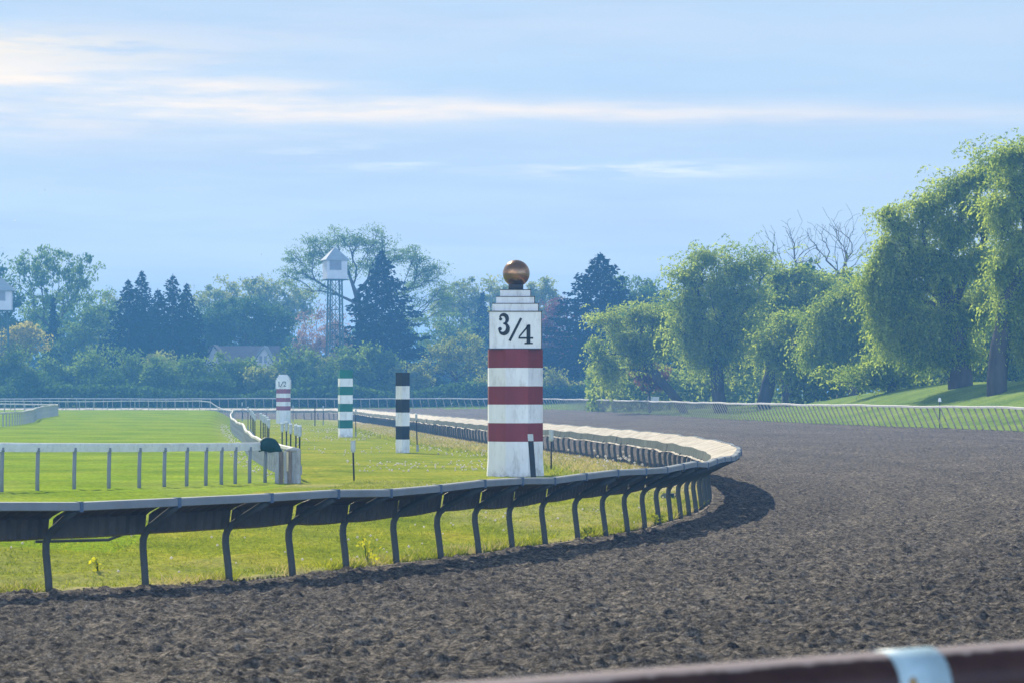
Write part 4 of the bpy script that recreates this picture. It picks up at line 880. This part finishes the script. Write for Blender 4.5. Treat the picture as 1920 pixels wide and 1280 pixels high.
# ------------------------------------------------------------------ towers, house and small far things
def tower(label, x, apex, eave, floor_, hwe, hwb, Y, rz):
    X = PX(x, Y); z0 = hz(X, Y); r = empty('lookout_tower', (X, Y, z0), label, 'tower', 'lookout towers'); u = Y/F
    we, wb = hwe*u*1.0, hwb*u; ze, za, zf = PZ(eave, Y), PZ(apex, Y), PZ(floor_, Y)
    b = MB(); c, s = math.cos(rz), math.sin(rz)
    MB().box((X, Y, (ze+zf)/2), (wb*2/1.12, wb*2/1.12, ze-zf), rz).build('cabin', towerwall, r)
    vs = [(X+(a*c-d_*s)*we/1.1, Y+(a*s+d_*c)*we/1.1, ze) for a, d_ in ((-1, -1), (1, -1), (1, 1), (-1, 1))]
    vs += [(p[0], p[1], ze-0.08) for p in vs]+[(X, Y, za)]
    MB().add(vs, [(0, 1, 8), (1, 2, 8), (2, 3, 8), (3, 0, 8), (7, 6, 5, 4), (0, 4, 5, 1), (1, 5, 6, 2), (2, 6, 7, 3), (3, 7, 4, 0)]).build('roof', towerroof, r)
    hb = wb/1.12
    def face(u0, u1, z0_, z1_, off):
        pts = []
        for (uu, zz) in ((u0, z0_), (u1, z0_), (u1, z1_), (u0, z1_)): pts.append((X+uu*hb*c+(hb+off)*s, Y+uu*hb*s-(hb+off)*c, zz))
        return pts
    hc = ze-zf
    w = MB(); f0 = face(-0.72, 0.35, zf+hc*0.50, zf+hc*0.90, 0.03); f1 = face(-0.72, 0.35, zf+hc*0.50, zf+hc*0.90, 0.0)
    w.add(f0+f1, [(0, 1, 2, 3), (0, 4, 5, 1), (1, 5, 6, 2), (2, 6, 7, 3), (3, 7, 4, 0)]); w.build('window', glassd, r)
    fm = MB()
    for (a0, a1, q0, q1) in ((-0.78, -0.72, .46, .94), (0.35, 0.41, .46, .94), (-0.72, 0.35, .90, .94), (-0.72, 0.35, .46, .50)):
        g0 = face(a0, a1, zf+hc*q0, zf+hc*q1, 0.06); g1 = face(a0, a1, zf+hc*q0, zf+hc*q1, 0.0)
        fm.add(g0+g1, [(0, 1, 2, 3), (0, 4, 5, 1), (1, 5, 6, 2), (2, 6, 7, 3), (3, 7, 4, 0)])
    fm.build('window_frame', towerroof, r)
    MB().box((X, Y, zf-0.06), (wb*2.05/1.05, wb*2.05/1.05, 0.12), rz).build('floor_deck', towersteel, r)
    lt, lb_ = wb*0.5, wb*0.68; cor = []
    for a, d_ in ((-1, -1), (1, -1), (1, 1), (-1, 1)):
        top = (X+(a*c-d_*s)*lt, Y+(a*s+d_*c)*lt, zf-0.1); bot = (X+(a*c-d_*s)*lb_, Y+(a*s+d_*c)*lb_, z0-0.1); cor.append((Vector(top), Vector(bot)))
        MB().tube([bot, top], 0.10, 6).build('leg', towersteel, r)
    br = MB(); n = 8
    for k in range(n+1):
        for q in range(4):
            a0 = cor[q][1].lerp(cor[q][0], k/n); a1 = cor[(q+1) % 4][1].lerp(cor[(q+1) % 4][0], k/n); br.tube([a0, a1], 0.035, 4, caps=False)
            if k < n:
                c0_ = cor[q][1].lerp(cor[q][0], (k+1)/n); c1_ = cor[(q+1) % 4][1].lerp(cor[(q+1) % 4][0], (k+1)/n)
                br.tube([a0, c1_], 0.03, 4, caps=False); br.tube([a1, c0_], 0.03, 4, caps=False)
    br.build('bracing', towersteel, r)
    st = MB(); st.tube([(X-wb*0.2, Y-lb_, z0), (X-wb*0.2, Y-lt, zf)], 0.04, 4); st.tube([(X+wb*0.1, Y-lb_, z0), (X+wb*0.1, Y-lt, zf)], 0.04, 4); st.build('ladder', towersteel, r)
tower('white cabined lookout tower on tall braced legs before the spreading tree', 628, 463, 488, 524, 25, 21.5, 340, 0.30)
tower('lookout tower cut off by the left edge with its pale cabin and grey roof', 3, 520, 545, 582, 28, 22, 328, 0.12)
Yh = 356.0; uh = Yh/F
hr = empty('gabled_house', (PX(450, Yh), Yh, hz(PX(450, Yh), Yh)), 'grey roofed house with two pale gables half hidden behind the hedge', 'house')
zr = PZ(648, Yh); zw = PZ(690, Yh); zg_ = hr.location.z
MB().box((PX(450, Yh), Yh+4, (zw+zg_)/2), (9.6, 7.6, zw-zg_)).build('wall', housewall, hr)
x0, x1 = PX(385, Yh), PX(520, Yh)
MB().add([(x0, Yh, zw), (x1, Yh, zw), (x1, Yh+4.2, zr+0.05), (x0, Yh+4.2, zr+0.05), (x0, Yh+8.4, zw), (x1, Yh+8.4, zw)], [(0, 1, 2, 3), (3, 2, 5, 4), (0, 3, 4), (1, 5, 2), (0, 4, 5, 1)]).build('roof', houseroof, hr)
for (xa, xb, xp, yp, yb, win) in ((378, 440, 402, 646, 690, False), (462, 526, 497, 648, 694, True)):
    A, B, Pk = PX(xa, Yh), PX(xb, Yh), PX(xp, Yh); zp, zq = PZ(yp, Yh), PZ(yb, Yh)
    yy = Yh-1.2
    gob = MB().add([(A+.35, yy, zq-2.5), (B-.35, yy, zq-2.5), (B-.35, yy, zq), (Pk, yy, zp-.25), (A+.35, yy, zq), (A+.35, yy+4, zq-2.5), (B-.35, yy+4, zq-2.5), (B-.35, yy+4, zq), (Pk, yy+4, zp-.25), (A+.35, yy+4, zq)],
        [(0, 1, 2, 3, 4), (9, 8, 7, 6, 5), (0, 5, 6, 1), (1, 6, 7, 2), (4, 9, 5, 0)]).build('gable', housewall, hr)
    MB().add([(A, yy-.3, zq), (Pk, yy-.3, zp), (Pk, yy+5, zp), (A, yy+5, zq), (A, yy-.3, zq-.2), (Pk, yy-.3, zp-.2), (Pk, yy+5, zp-.2), (A, yy+5, zq-.2)], [(0, 1, 2, 3), (7, 6, 5, 4), (0, 4, 5, 1), (1, 5, 6, 2), (3, 2, 6, 7), (0, 3, 7, 4)]).build('gable_roof', towerroof if win else houseroof, gob)
    MB().add([(B, yy-.3, zq), (Pk, yy-.31, zp+.02), (Pk, yy+5, zp+.02), (B, yy+5, zq), (B, yy-.3, zq-.2), (Pk, yy-.31, zp-.2), (Pk, yy+5, zp-.2), (B, yy+5, zq-.2)], [(3, 2, 1, 0), (4, 5, 6, 7), (1, 5, 4, 0), (2, 6, 5, 1), (7, 6, 2, 3), (4, 7, 3, 0)]).build('gable_roof', towerroof if win else houseroof, gob)
    if win:
        for xx in (490.5, 499.5):
            MB().box((PX(xx, Yh), yy-.03, PZ(673.5, Yh)), (5.2*uh, .06, 13*uh)).build('window', glassd, gob)
# white board and frame behind the outer rail
Yb = 262; b_ = empty('white_board', (PX(1225, Yb), Yb, hz(PX(1225, Yb), Yb)), 'small blank white board standing behind the outer rail under the willows', 'board')
MB().box((PX(1225, Yb), Yb, PZ(747.5, Yb)), (21*Yb/F, 0.08, 9*Yb/F)).build('panel', white, b_)
for x in (1218, 1232): MB().tube([(PX(x, Yb), Yb+.08, b_.location.z), (PX(x, Yb), Yb+.08, PZ(746, Yb))], 0.04, 6).build('leg', postgrey, b_)
Yb = 320; b_ = empty('tubular_frame', (PX(858, Yb), Yb, hz(PX(858, Yb), Yb)), 'low bent white tubular frame behind the outer rail below the forked tree', 'frame')
MB().tube([(PX(835, Yb), Yb, PZ(764, Yb)), (PX(845, Yb), Yb, PZ(757, Yb)), (PX(852, Yb), Yb, PZ(755, Yb)), (PX(866, Yb), Yb, PZ(755, Yb)), (PX(876, Yb), Yb, PZ(758, Yb)), (PX(885, Yb), Yb, PZ(764, Yb))], 0.07, 6).build('tube', whiterail, b_)
for x in (845, 876): MB().tube([(PX(x, Yb), Yb, b_.location.z), (PX(x, Yb), Yb, PZ(757.5, Yb))], 0.05, 6).build('leg', whiterail, b_)
# small posts behind the rails
for x, t, Y, lb in ((65, 743, 318, 'small white topped stake behind the turf rail at the far left'), (188, 742, 318, 'small white topped stake behind the turf rail below the hedge'), (1762, 745, 142, 'small white topped stake behind the outer rail at the right')):
    X = PX(x, Y); z0 = hz(X, Y); r = empty('marker_stake', (X, Y, z0), lb, 'stake', 'white topped stakes')
    MB().tube([(X, Y, z0), (X, Y, PZ(t, Y)-0.15)], 0.03, 6).build('stick', postgrey, r); MB().prism((X, Y), 0.09, PZ(t, Y)-0.2, PZ(t, Y), 8, 0.05).build('head', beacontop, r)
# black irrigation box near the tip of the rail
pb = G(1256, 936); b_ = empty('drain_box', (pb[0], pb[1], 0), 'small dark green box lying in the grass by the tightest bend of the inner rail', 'box')
MB().box((pb[0], pb[1], 0.06), (0.32, 0.4, 0.12), 0.3, 0, 0.85).build('body', capgreen, b_); MB().box((pb[0], pb[1], 0.135), (0.24, 0.3, 0.02), 0.3).build('lid', blackp, b_)
# birds
for x, y, Y, lb in ((490, 477, 240, 'tiny dark bird in the sky left of the middle tower'), (84, 357, 230, 'tiny dark bird high in the sky at the left'), (28, 415, 230, 'tiny dark bird low in the sky near the left edge')):
    X, Z = PX(x, Y), PZ(y, Y); s = 0.12
    vs = [(X-s, Y, Z+0.06), (X-s*.35, Y-.03, Z+.04), (X, Y-.08, Z), (X+s*.35, Y-.03, Z+.04), (X+s, Y, Z+.06), (X+s*.3, Y+.05, Z+.03), (X, Y+.1, Z), (X-s*.3, Y+.05, Z+.03), (X, Y, Z-.05), (X, Y+.02, Z+.05)]
    o = mk('bird', vs, [(0, 1, 7), (1, 9, 7), (1, 2, 9), (2, 3, 9), (3, 4, 5), (3, 5, 9), (5, 6, 9), (6, 7, 9), (1, 8, 2), (2, 8, 3), (3, 8, 5), (5, 8, 6), (6, 8, 7), (7, 8, 1)], blackp, None, origin=(X, Y, Z))
    tag(o, lb, 'bird', 'birds in the sky')

# ------------------------------------------------------------------ grass, weeds, dandelions
grass_m = leafmat('grass_blade', (0.10, 0.15, 0.015), (0.36, 0.36, 0.05), 0.5, (1.2, 1.2, 0.5))
drygrass_m = leafmat('dry_grass_blade', (0.30, 0.27, 0.11), (0.55, 0.46, 0.26), 0.45, (1.1, 1.05, 0.7))
fluff_m = leafmat('dandelion_fluff', (0.65, 0.6, 0.52), (0.85, 0.82, 0.75), 0.5, (1, 1, 1))
def blades(name, X, Y, h, w, mat, spread=0.5):
    n = len(X); Z = height(X, Y)+0.01; a = rng.uniform(0, 2*math.pi, n); hh = h*rng.uniform(0.4, 1.3, n); ww = w*rng.uniform(.6, 1.3, n)
    lx, ly = rng.normal(0, spread, n)*hh, rng.normal(0, spread, n)*hh
    P = np.empty((n, 3, 3)); c, s = np.cos(a)*ww, np.sin(a)*ww
    P[:, 0] = np.stack([X-c, Y-s, Z], 1); P[:, 1] = np.stack([X+c, Y+s, Z], 1); P[:, 2] = np.stack([X+lx, Y+ly, Z+hh], 1)
    o = mk(name, P.reshape(-1, 3), np.arange(n*3).reshape(-1, 3), mat, attr={'v': np.repeat(rng.uniform(0, 1, n), 3)}); o['kind'] = 'stuff'; return o
def scatter(n, y0, y1, d0, d1, pw=1.0):
    Y = y0+(y1-y0)*rng.uniform(0, 1, n)**1.3; d = d0+(d1-d0)*rng.uniform(0, 1, n)**pw
    # d measured at right angles to the inner rail
    xi = Xc(INNER, Y); sl = np.gradient(Xc(INNER, np.linspace(20, 288, 2000)), np.linspace(20, 288, 2000)); m = np.interp(Y, np.linspace(20, 288, 2000), sl)
    return xi-d*np.sqrt(1+m*m), Y
X, Y = scatter(110000, 30, 75, 0.12, 9.0, 1.0); k = X > -0.2*Y; blades('mown_grass', X[k], Y[k], 0.06, 0.010, grass_m, 0.9)
X, Y = scatter(16000, 30, 66, 0.0, 0.75, 2.0); k = (X > -0.2*Y) & (vnoise(X*2.2, Y*1.1, 44) > 0.42); blades('rail_side_grass', X[k], Y[k], 0.11, 0.010, grass_m, 0.7)
X, Y = scatter(9000, 30, 75, 0.0, 0.8, 1.6); k = (X > -0.2*Y) & (vnoise(X*1.5, Y*0.8, 55) > 0.5); blades('rail_side_straw', X[k], Y[k], 0.12, 0.008, drygrass_m, 0.7)
X, Y = scatter(20000, 75, 230, 0.0, 2.6, 1.5); blades('dry_grass', X, Y, 0.13, 0.025, drygrass_m, 0.8)
X, Y = scatter(9000, 75, 200, 0.3, 3.5, 1.2); blades('rear_grass', X, Y, 0.12, 0.025, grass_m, 0.8)
def fluff(name, X, Y, h, r, lab=None):
    n = len(X); Z = height(X, Y)+h*rng.uniform(0.4, 1.2, n); P = []; rr = r*rng.uniform(.7, 1.2, n)
    oc = np.array([(1, 0, 0), (0, 1, 0), (-1, 0, 0), (0, -1, 0), (0, 0, 1), (0, 0, -1)], float)
    V = (np.stack([X, Y, Z], 1)[:, None, :]+oc[None]*rr[:, None, None]).reshape(-1, 3)
    fc = np.array([(0, 1, 4), (1, 2, 4), (2, 3, 4), (3, 0, 4), (1, 0, 5), (2, 1, 5), (3, 2, 5), (0, 3, 5)])
    Fc = (fc[None]+(np.arange(n)*6)[:, None, None]).reshape(-1, 3)
    o = mk(name, V, Fc, fluff_m, None, True, attr={'v': rng.uniform(0, 1, n*6)}); o['kind'] = 'stuff'
X, Y = scatter(140, 32, 74, 0.1, 7.0, 1.2); k = X > -0.2*Y; fluff('dandelion_clocks', X[k], Y[k], 0.12, 0.022)
X, Y = scatter(2400, 84, 235, 0.3, 9.0, 1.8); k = X > Xc(TURF, Y)+0.4; k &= (vnoise(X*0.6, Y*0.12, 71) > 0.45); fluff('dandelion_clocks', X[k], Y[k], 0.08, 0.035)
# tall stalks with dandelion clocks by the rear rail
X, Y = scatter(22, 84, 96, 0.2, 1.3); fluff('dandelion_clocks', X, Y, 0.42, 0.05); blades('rear_stalks', X, Y, 0.4, 0.015, grass_m, 0.1)
X = Xc(TURF, np.linspace(76, 200, 260))-rng.uniform(0.1, 0.7, 260); fluff('dandelion_clocks', X, np.linspace(76, 200, 260), 0.05, 0.035)
# yellow flowering weeds by the rail
def weed(label, x, y, hgt, mat, n=26, spread=0.12):
    p = G(x, y); r = empty('flowering_weed', (p[0], p[1], 0), label, 'plant', 'weeds along the inner rail')
    b = MB(); tips = []
    for k in range(5):
        a = random.uniform(0, 6.28); t = Vector((p[0]+math.cos(a)*spread*random.uniform(.2, 1), p[1]+math.sin(a)*spread, hgt*random.uniform(.55, 1.0)))
        b.tube([(p[0], p[1], 0), (p[0]*.6+t.x*.4, p[1]*.6+t.y*.4, t.z*.6), t], [0.008, 0.006, 0.004], 5); tips.append(t)
    b.build('stem', grass_m, r)
    C = np.array([tips[i % 5] for i in range(n)])*1.0; C[:, 2] -= np.abs(rng.normal(0, hgt*0.28, n)); C[:, :2] += rng.normal(0, spread*0.45, (n, 2)); C[:, 2] = np.maximum(C[:, 2], 0.04)
    U = rdir(n); V = perp(U); quads_mesh('leaves', C, U*0.035, V*0.022, mat, r, rng.uniform(0, 1, n))
ylw = leafmat('yellow_flower', (0.40, 0.40, 0.03), (0.65, 0.60, 0.05), 0.5, (1, 1, .4))
weed('tall yellow flowering weed standing in the front grass below the green pole', 688, 1061, 0.42, ylw, 40, 0.13)
weed('yellowish weed in the front grass between the two leftmost bent posts', 184, 1085, 0.30, ylw, 26, 0.06)
weed('dark green weed at the rail foot below and right of the 3/4 pole', 1098, 1009, 0.20, grass_m, 60, 0.12)
weed('low green weed clump at the rail foot left of the bend', 1228, 985, 0.26, grass_m, 60, 0.12)

# loose clods lying on the dirt
n = 5200; Yc = 19+45*rng.uniform(0, 1, n)**0.8; Xr = rng.uniform(-0.21, 0.21, n)*Yc; k = (Xr > Xc(INNER, Yc)+0.3); Yc, Xr = Yc[k], Xr[k]; n = len(Yc)
k2 = rng.uniform(0, 1, n)**3; r = 0.006+0.014*k2
oc_ = np.array([(1, 0, 0), (.3, .9, .1), (-.9, .4, 0), (-.6, -.8, 0), (.5, -.9, -.1), (0.1, 0, .8), (0, 0, -.6)], float)
V = oc_[None]*rng.uniform(0.7, 1.3, (n, 7, 1)); ang = rng.uniform(0, 6.28, n); ca, sa = np.cos(ang)[:, None], np.sin(ang)[:, None]
Vx = (V[..., 0]*ca-V[..., 1]*sa)*r[:, None]*1.4+Xr[:, None]; Vy = (V[..., 0]*sa+V[..., 1]*ca)*r[:, None]*1.2+Yc[:, None]; Vz = V[..., 2]*r[:, None]+(height(Xr, Yc)-0.01)[:, None]
fc = np.array([(0, 1, 5), (1, 2, 5), (2, 3, 5), (3, 4, 5), (4, 0, 5), (1, 0, 6), (2, 1, 6), (3, 2, 6), (4, 3, 6), (0, 4, 6)])
o = mk('dirt_clods', np.stack([Vx, Vy, Vz], -1).reshape(-1, 3), (fc[None]+(np.arange(n)*7)[:, None, None]).reshape(-1, 3), dirt_m); o['kind'] = 'stuff'

# ------------------------------------------------------------------ light, sky, haze, camera
EL, AZ = math.radians(35.5), math.radians(-24)       # sun ahead of the camera, a little to the left
sv = Vector((math.sin(AZ)*math.cos(EL), math.cos(AZ)*math.cos(EL), math.sin(EL)))
sl = bpy.data.lights.new('sun', 'SUN'); sl.energy = 4.4; sl.angle = math.radians(0.5); sl.color = (1.0, 0.92, 0.77)
so = bpy.data.objects.new('sun', sl); col.objects.link(so); so.rotation_euler = sv.to_track_quat('Z', 'Y').to_euler(); so.location = (0, 0, 60)
w = bpy.data.worlds.new('World'); scene.world = w; w.use_nodes = True; nt = w.node_tree; nt.nodes.clear()
out = N(nt, 'ShaderNodeOutputWorld'); bg = N(nt, 'ShaderNodeBackground'); bg.inputs[1].default_value = 0.1
sky = N(nt, 'ShaderNodeTexSky', sky_type='NISHITA', sun_disc=False, sun_elevation=EL, sun_rotation=AZ, air_density=1.0, dust_density=0.4, ozone_density=2.5)
tc = N(nt, 'ShaderNodeTexCoord'); sp = N(nt, 'ShaderNodeSeparateXYZ'); L(nt, tc.outputs['Generated'], sp.inputs[0])
def mth(op, a, b=None, c=None):
    n = N(nt, 'ShaderNodeMath', operation=op)
    for i, v in enumerate((a, b, c)):
        if v is None: continue
        if isinstance(v, (int, float)): n.inputs[i].default_value = v
        else: L(nt, v, n.inputs[i])
    return n.outputs[0]
az = mth('ARCTAN2', sp.outputs[0], sp.outputs[1]); el = mth('ARCSINE', sp.outputs[2])
def band(c, wd):   # soft bell in elevation
    d = mth('DIVIDE', mth('SUBTRACT', el, c), wd); return mth('POWER', 2.718, mth('MULTIPLY', mth('MULTIPLY', d, d), -1.0))
def cnoise(sa, se, det, seed):
    cb = N(nt, 'ShaderNodeCombineXYZ'); L(nt, mth('MULTIPLY', az, sa), cb.inputs[0]); L(nt, mth('MULTIPLY', el, se), cb.inputs[1]); cb.inputs[2].default_value = seed
    n = N(nt, 'ShaderNodeTexNoise', i_Scale=1.0, i_Detail=det, i_Roughness=0.6); L(nt, cb.outputs[0], n.inputs[0]); return n.outputs[0]
K = 10.0/1.68*1.0
def lin(r_, g_, b_): return tuple(((q/255+0.055)/1.055)**2.4*K for q in (r_, g_, b_))
e01 = mth('DIVIDE', el, 0.5)
base = ramp(nt, e01, [(0.0, lin(220, 233, 235)), (0.10, lin(206, 223, 234)), (0.22, lin(187, 210, 231)), (0.32, lin(184, 206, 229)), (1.0, lin(190, 213, 242))])
colr = mix(nt, 0.12, base, sky.outputs[0])
n1 = cnoise(13, 125, 7.0, 1.3); n2 = cnoise(6, 50, 7.0, 4.0); n4 = cnoise(10, 90, 6.0, 7.7)
veil = ramp(nt, n2, [(0.36, (0, 0, 0)), (0.66, (0.75,)*3)])
colr = mix(nt, veil, colr, lin(212, 226, 240))
veil2 = ramp(nt, n4, [(0.45, (0, 0, 0)), (0.7, (0.3,)*3)])
colr = mix(nt, veil2, colr, lin(180, 202, 230))
def bell(ce, we, ca=None, wa=None):
    d = mth('DIVIDE', mth('SUBTRACT', el, ce), we); q = mth('MULTIPLY', d, d)
    if ca is not None:
        d2 = mth('DIVIDE', mth('SUBTRACT', az, ca), wa); q = mth('ADD', q, mth('MULTIPLY', d2, d2))
    return mth('POWER', 2.718, mth('MULTIPLY', q, -1.0))
def sm(n, lo, hi):
    m_ = N(nt, 'ShaderNodeMapRange', interpolation_type='SMOOTHSTEP'); L(nt, n, m_.inputs[0]); m_.inputs[1].default_value = lo; m_.inputs[2].default_value = hi; return m_.outputs[0]
cc_ = mth('MULTIPLY_ADD', az, -0.022, 0.1015); ww_ = mth('MAXIMUM', mth('MULTIPLY_ADD', az, -0.058, 0.0040), 0.0042)
side = mth('MAXIMUM', mth('MINIMUM', mth('MULTIPLY_ADD', az, -2.6, 0.68), 1.0), 0.10)
strk = mth('MULTIPLY', mth('MULTIPLY', bell(cc_, ww_), side), mth('MULTIPLY_ADD', sm(n1, 0.30, 0.70), 0.80, 0.16))
colr = mix(nt, mth('MINIMUM', strk, 1.0), colr, tuple(1.42*q for q in lin(255, 230, 196)))
b2 = mth('MULTIPLY', bell(0.1225, 0.006, -0.185, 0.07), sm(n1, 0.40, 0.60)); colr = mix(nt, b2, colr, tuple(1.15*q for q in lin(250, 236, 212)))
b3 = mth('MULTIPLY', bell(0.0803, 0.003, 0.045, 0.04), mth('MULTIPLY', sm(n1, 0.38, 0.58), 0.8)); colr = mix(nt, b3, colr, tuple(1.5*q for q in lin(240, 235, 220)))
b4 = mth('MULTIPLY', bell(0.0845, 0.004, -0.05, 0.035), mth('MULTIPLY', sm(n1, 0.46, 0.6), 0.6)); colr = mix(nt, b4, colr, tuple(1.4*q for q in lin(235, 236, 228)))
b5 = mth('MULTIPLY', bell(0.128, 0.007, -0.09, 0.07), mth('MULTIPLY', sm(n1, 0.42, 0.66), 0.6)); colr = mix(nt, b5, colr, lin(222, 230, 240))
back = mth('MULTIPLY', sm(mth('MULTIPLY', sp.outputs[1], -1.0), -0.1, 0.7), sm(mth('MULTIPLY', el, -1.0), -0.9, -0.15))  # low sky behind the camera: extra blue-tinted brightness added as fill light
gain = mth('MULTIPLY_ADD', back, 2.4, 1.0)
gain = mth('MULTIPLY', gain, mth('SUBTRACT', 1.0, mth('MULTIPLY', sm(el, 0.25, 0.8), 0.6)))
vm = N(nt, 'ShaderNodeVectorMath', operation='SCALE'); L(nt, colr, vm.inputs[0]); L(nt, gain, vm.inputs['Scale']); colr = mix(nt, mth('MULTIPLY', back, 1.0), vm.outputs[0], (0.84, 0.98, 1.22), 'MULTIPLY')
L(nt, colr, bg.inputs[0]); L(nt, bg.outputs[0], out.inputs[0])

HAZE = True
if HAZE:
    m = bpy.data.materials.new('haze_air'); m.use_nodes = True; nt = m.node_tree; nt.nodes.clear()
    out = N(nt, 'ShaderNodeOutputMaterial'); pv = N(nt, 'ShaderNodeVolumePrincipled')
    pv.inputs['Color'].default_value = (0.15, 0.45, 1.0, 1); pv.inputs['Density'].default_value = 0.00092; pv.inputs['Anisotropy'].default_value = 0.1
    L(nt, pv.outputs[0], out.inputs['Volume'])
    hb_ = MB().box((0, 900, 15.9), (3600, 3000, 36.4)).build('haze', m); hb_['kind'] = 'stuff'

cam = bpy.data.cameras.new('camera'); co = bpy.data.objects.new('camera', cam); col.objects.link(co)
co.location = (0, 0, H); co.rotation_euler = (math.radians(90), 0, 0)
cam.sensor_width = 36; cam.lens = F/1920*36; cam.shift_y = (HY-640)/1920; cam.clip_start = 0.1; cam.clip_end = 12000
cam.dof.use_dof = True; cam.dof.focus_distance = 75; cam.dof.aperture_fstop = 9
scene.camera = co
scene.view_settings.view_transform = 'Standard'; scene.view_settings.look = 'None'; scene.view_settings.gamma = 1
scene.view_settings.exposure = 0.83
cy = scene.cycles
cy.use_denoising = True
cy.max_bounces = 6; cy.diffuse_bounces = 3; cy.glossy_bounces = 2; cy.transmission_bounces = 4; cy.volume_bounces = 1; cy.transparent_max_bounces = 8
cy.caustics_reflective = False; cy.caustics_refractive = False
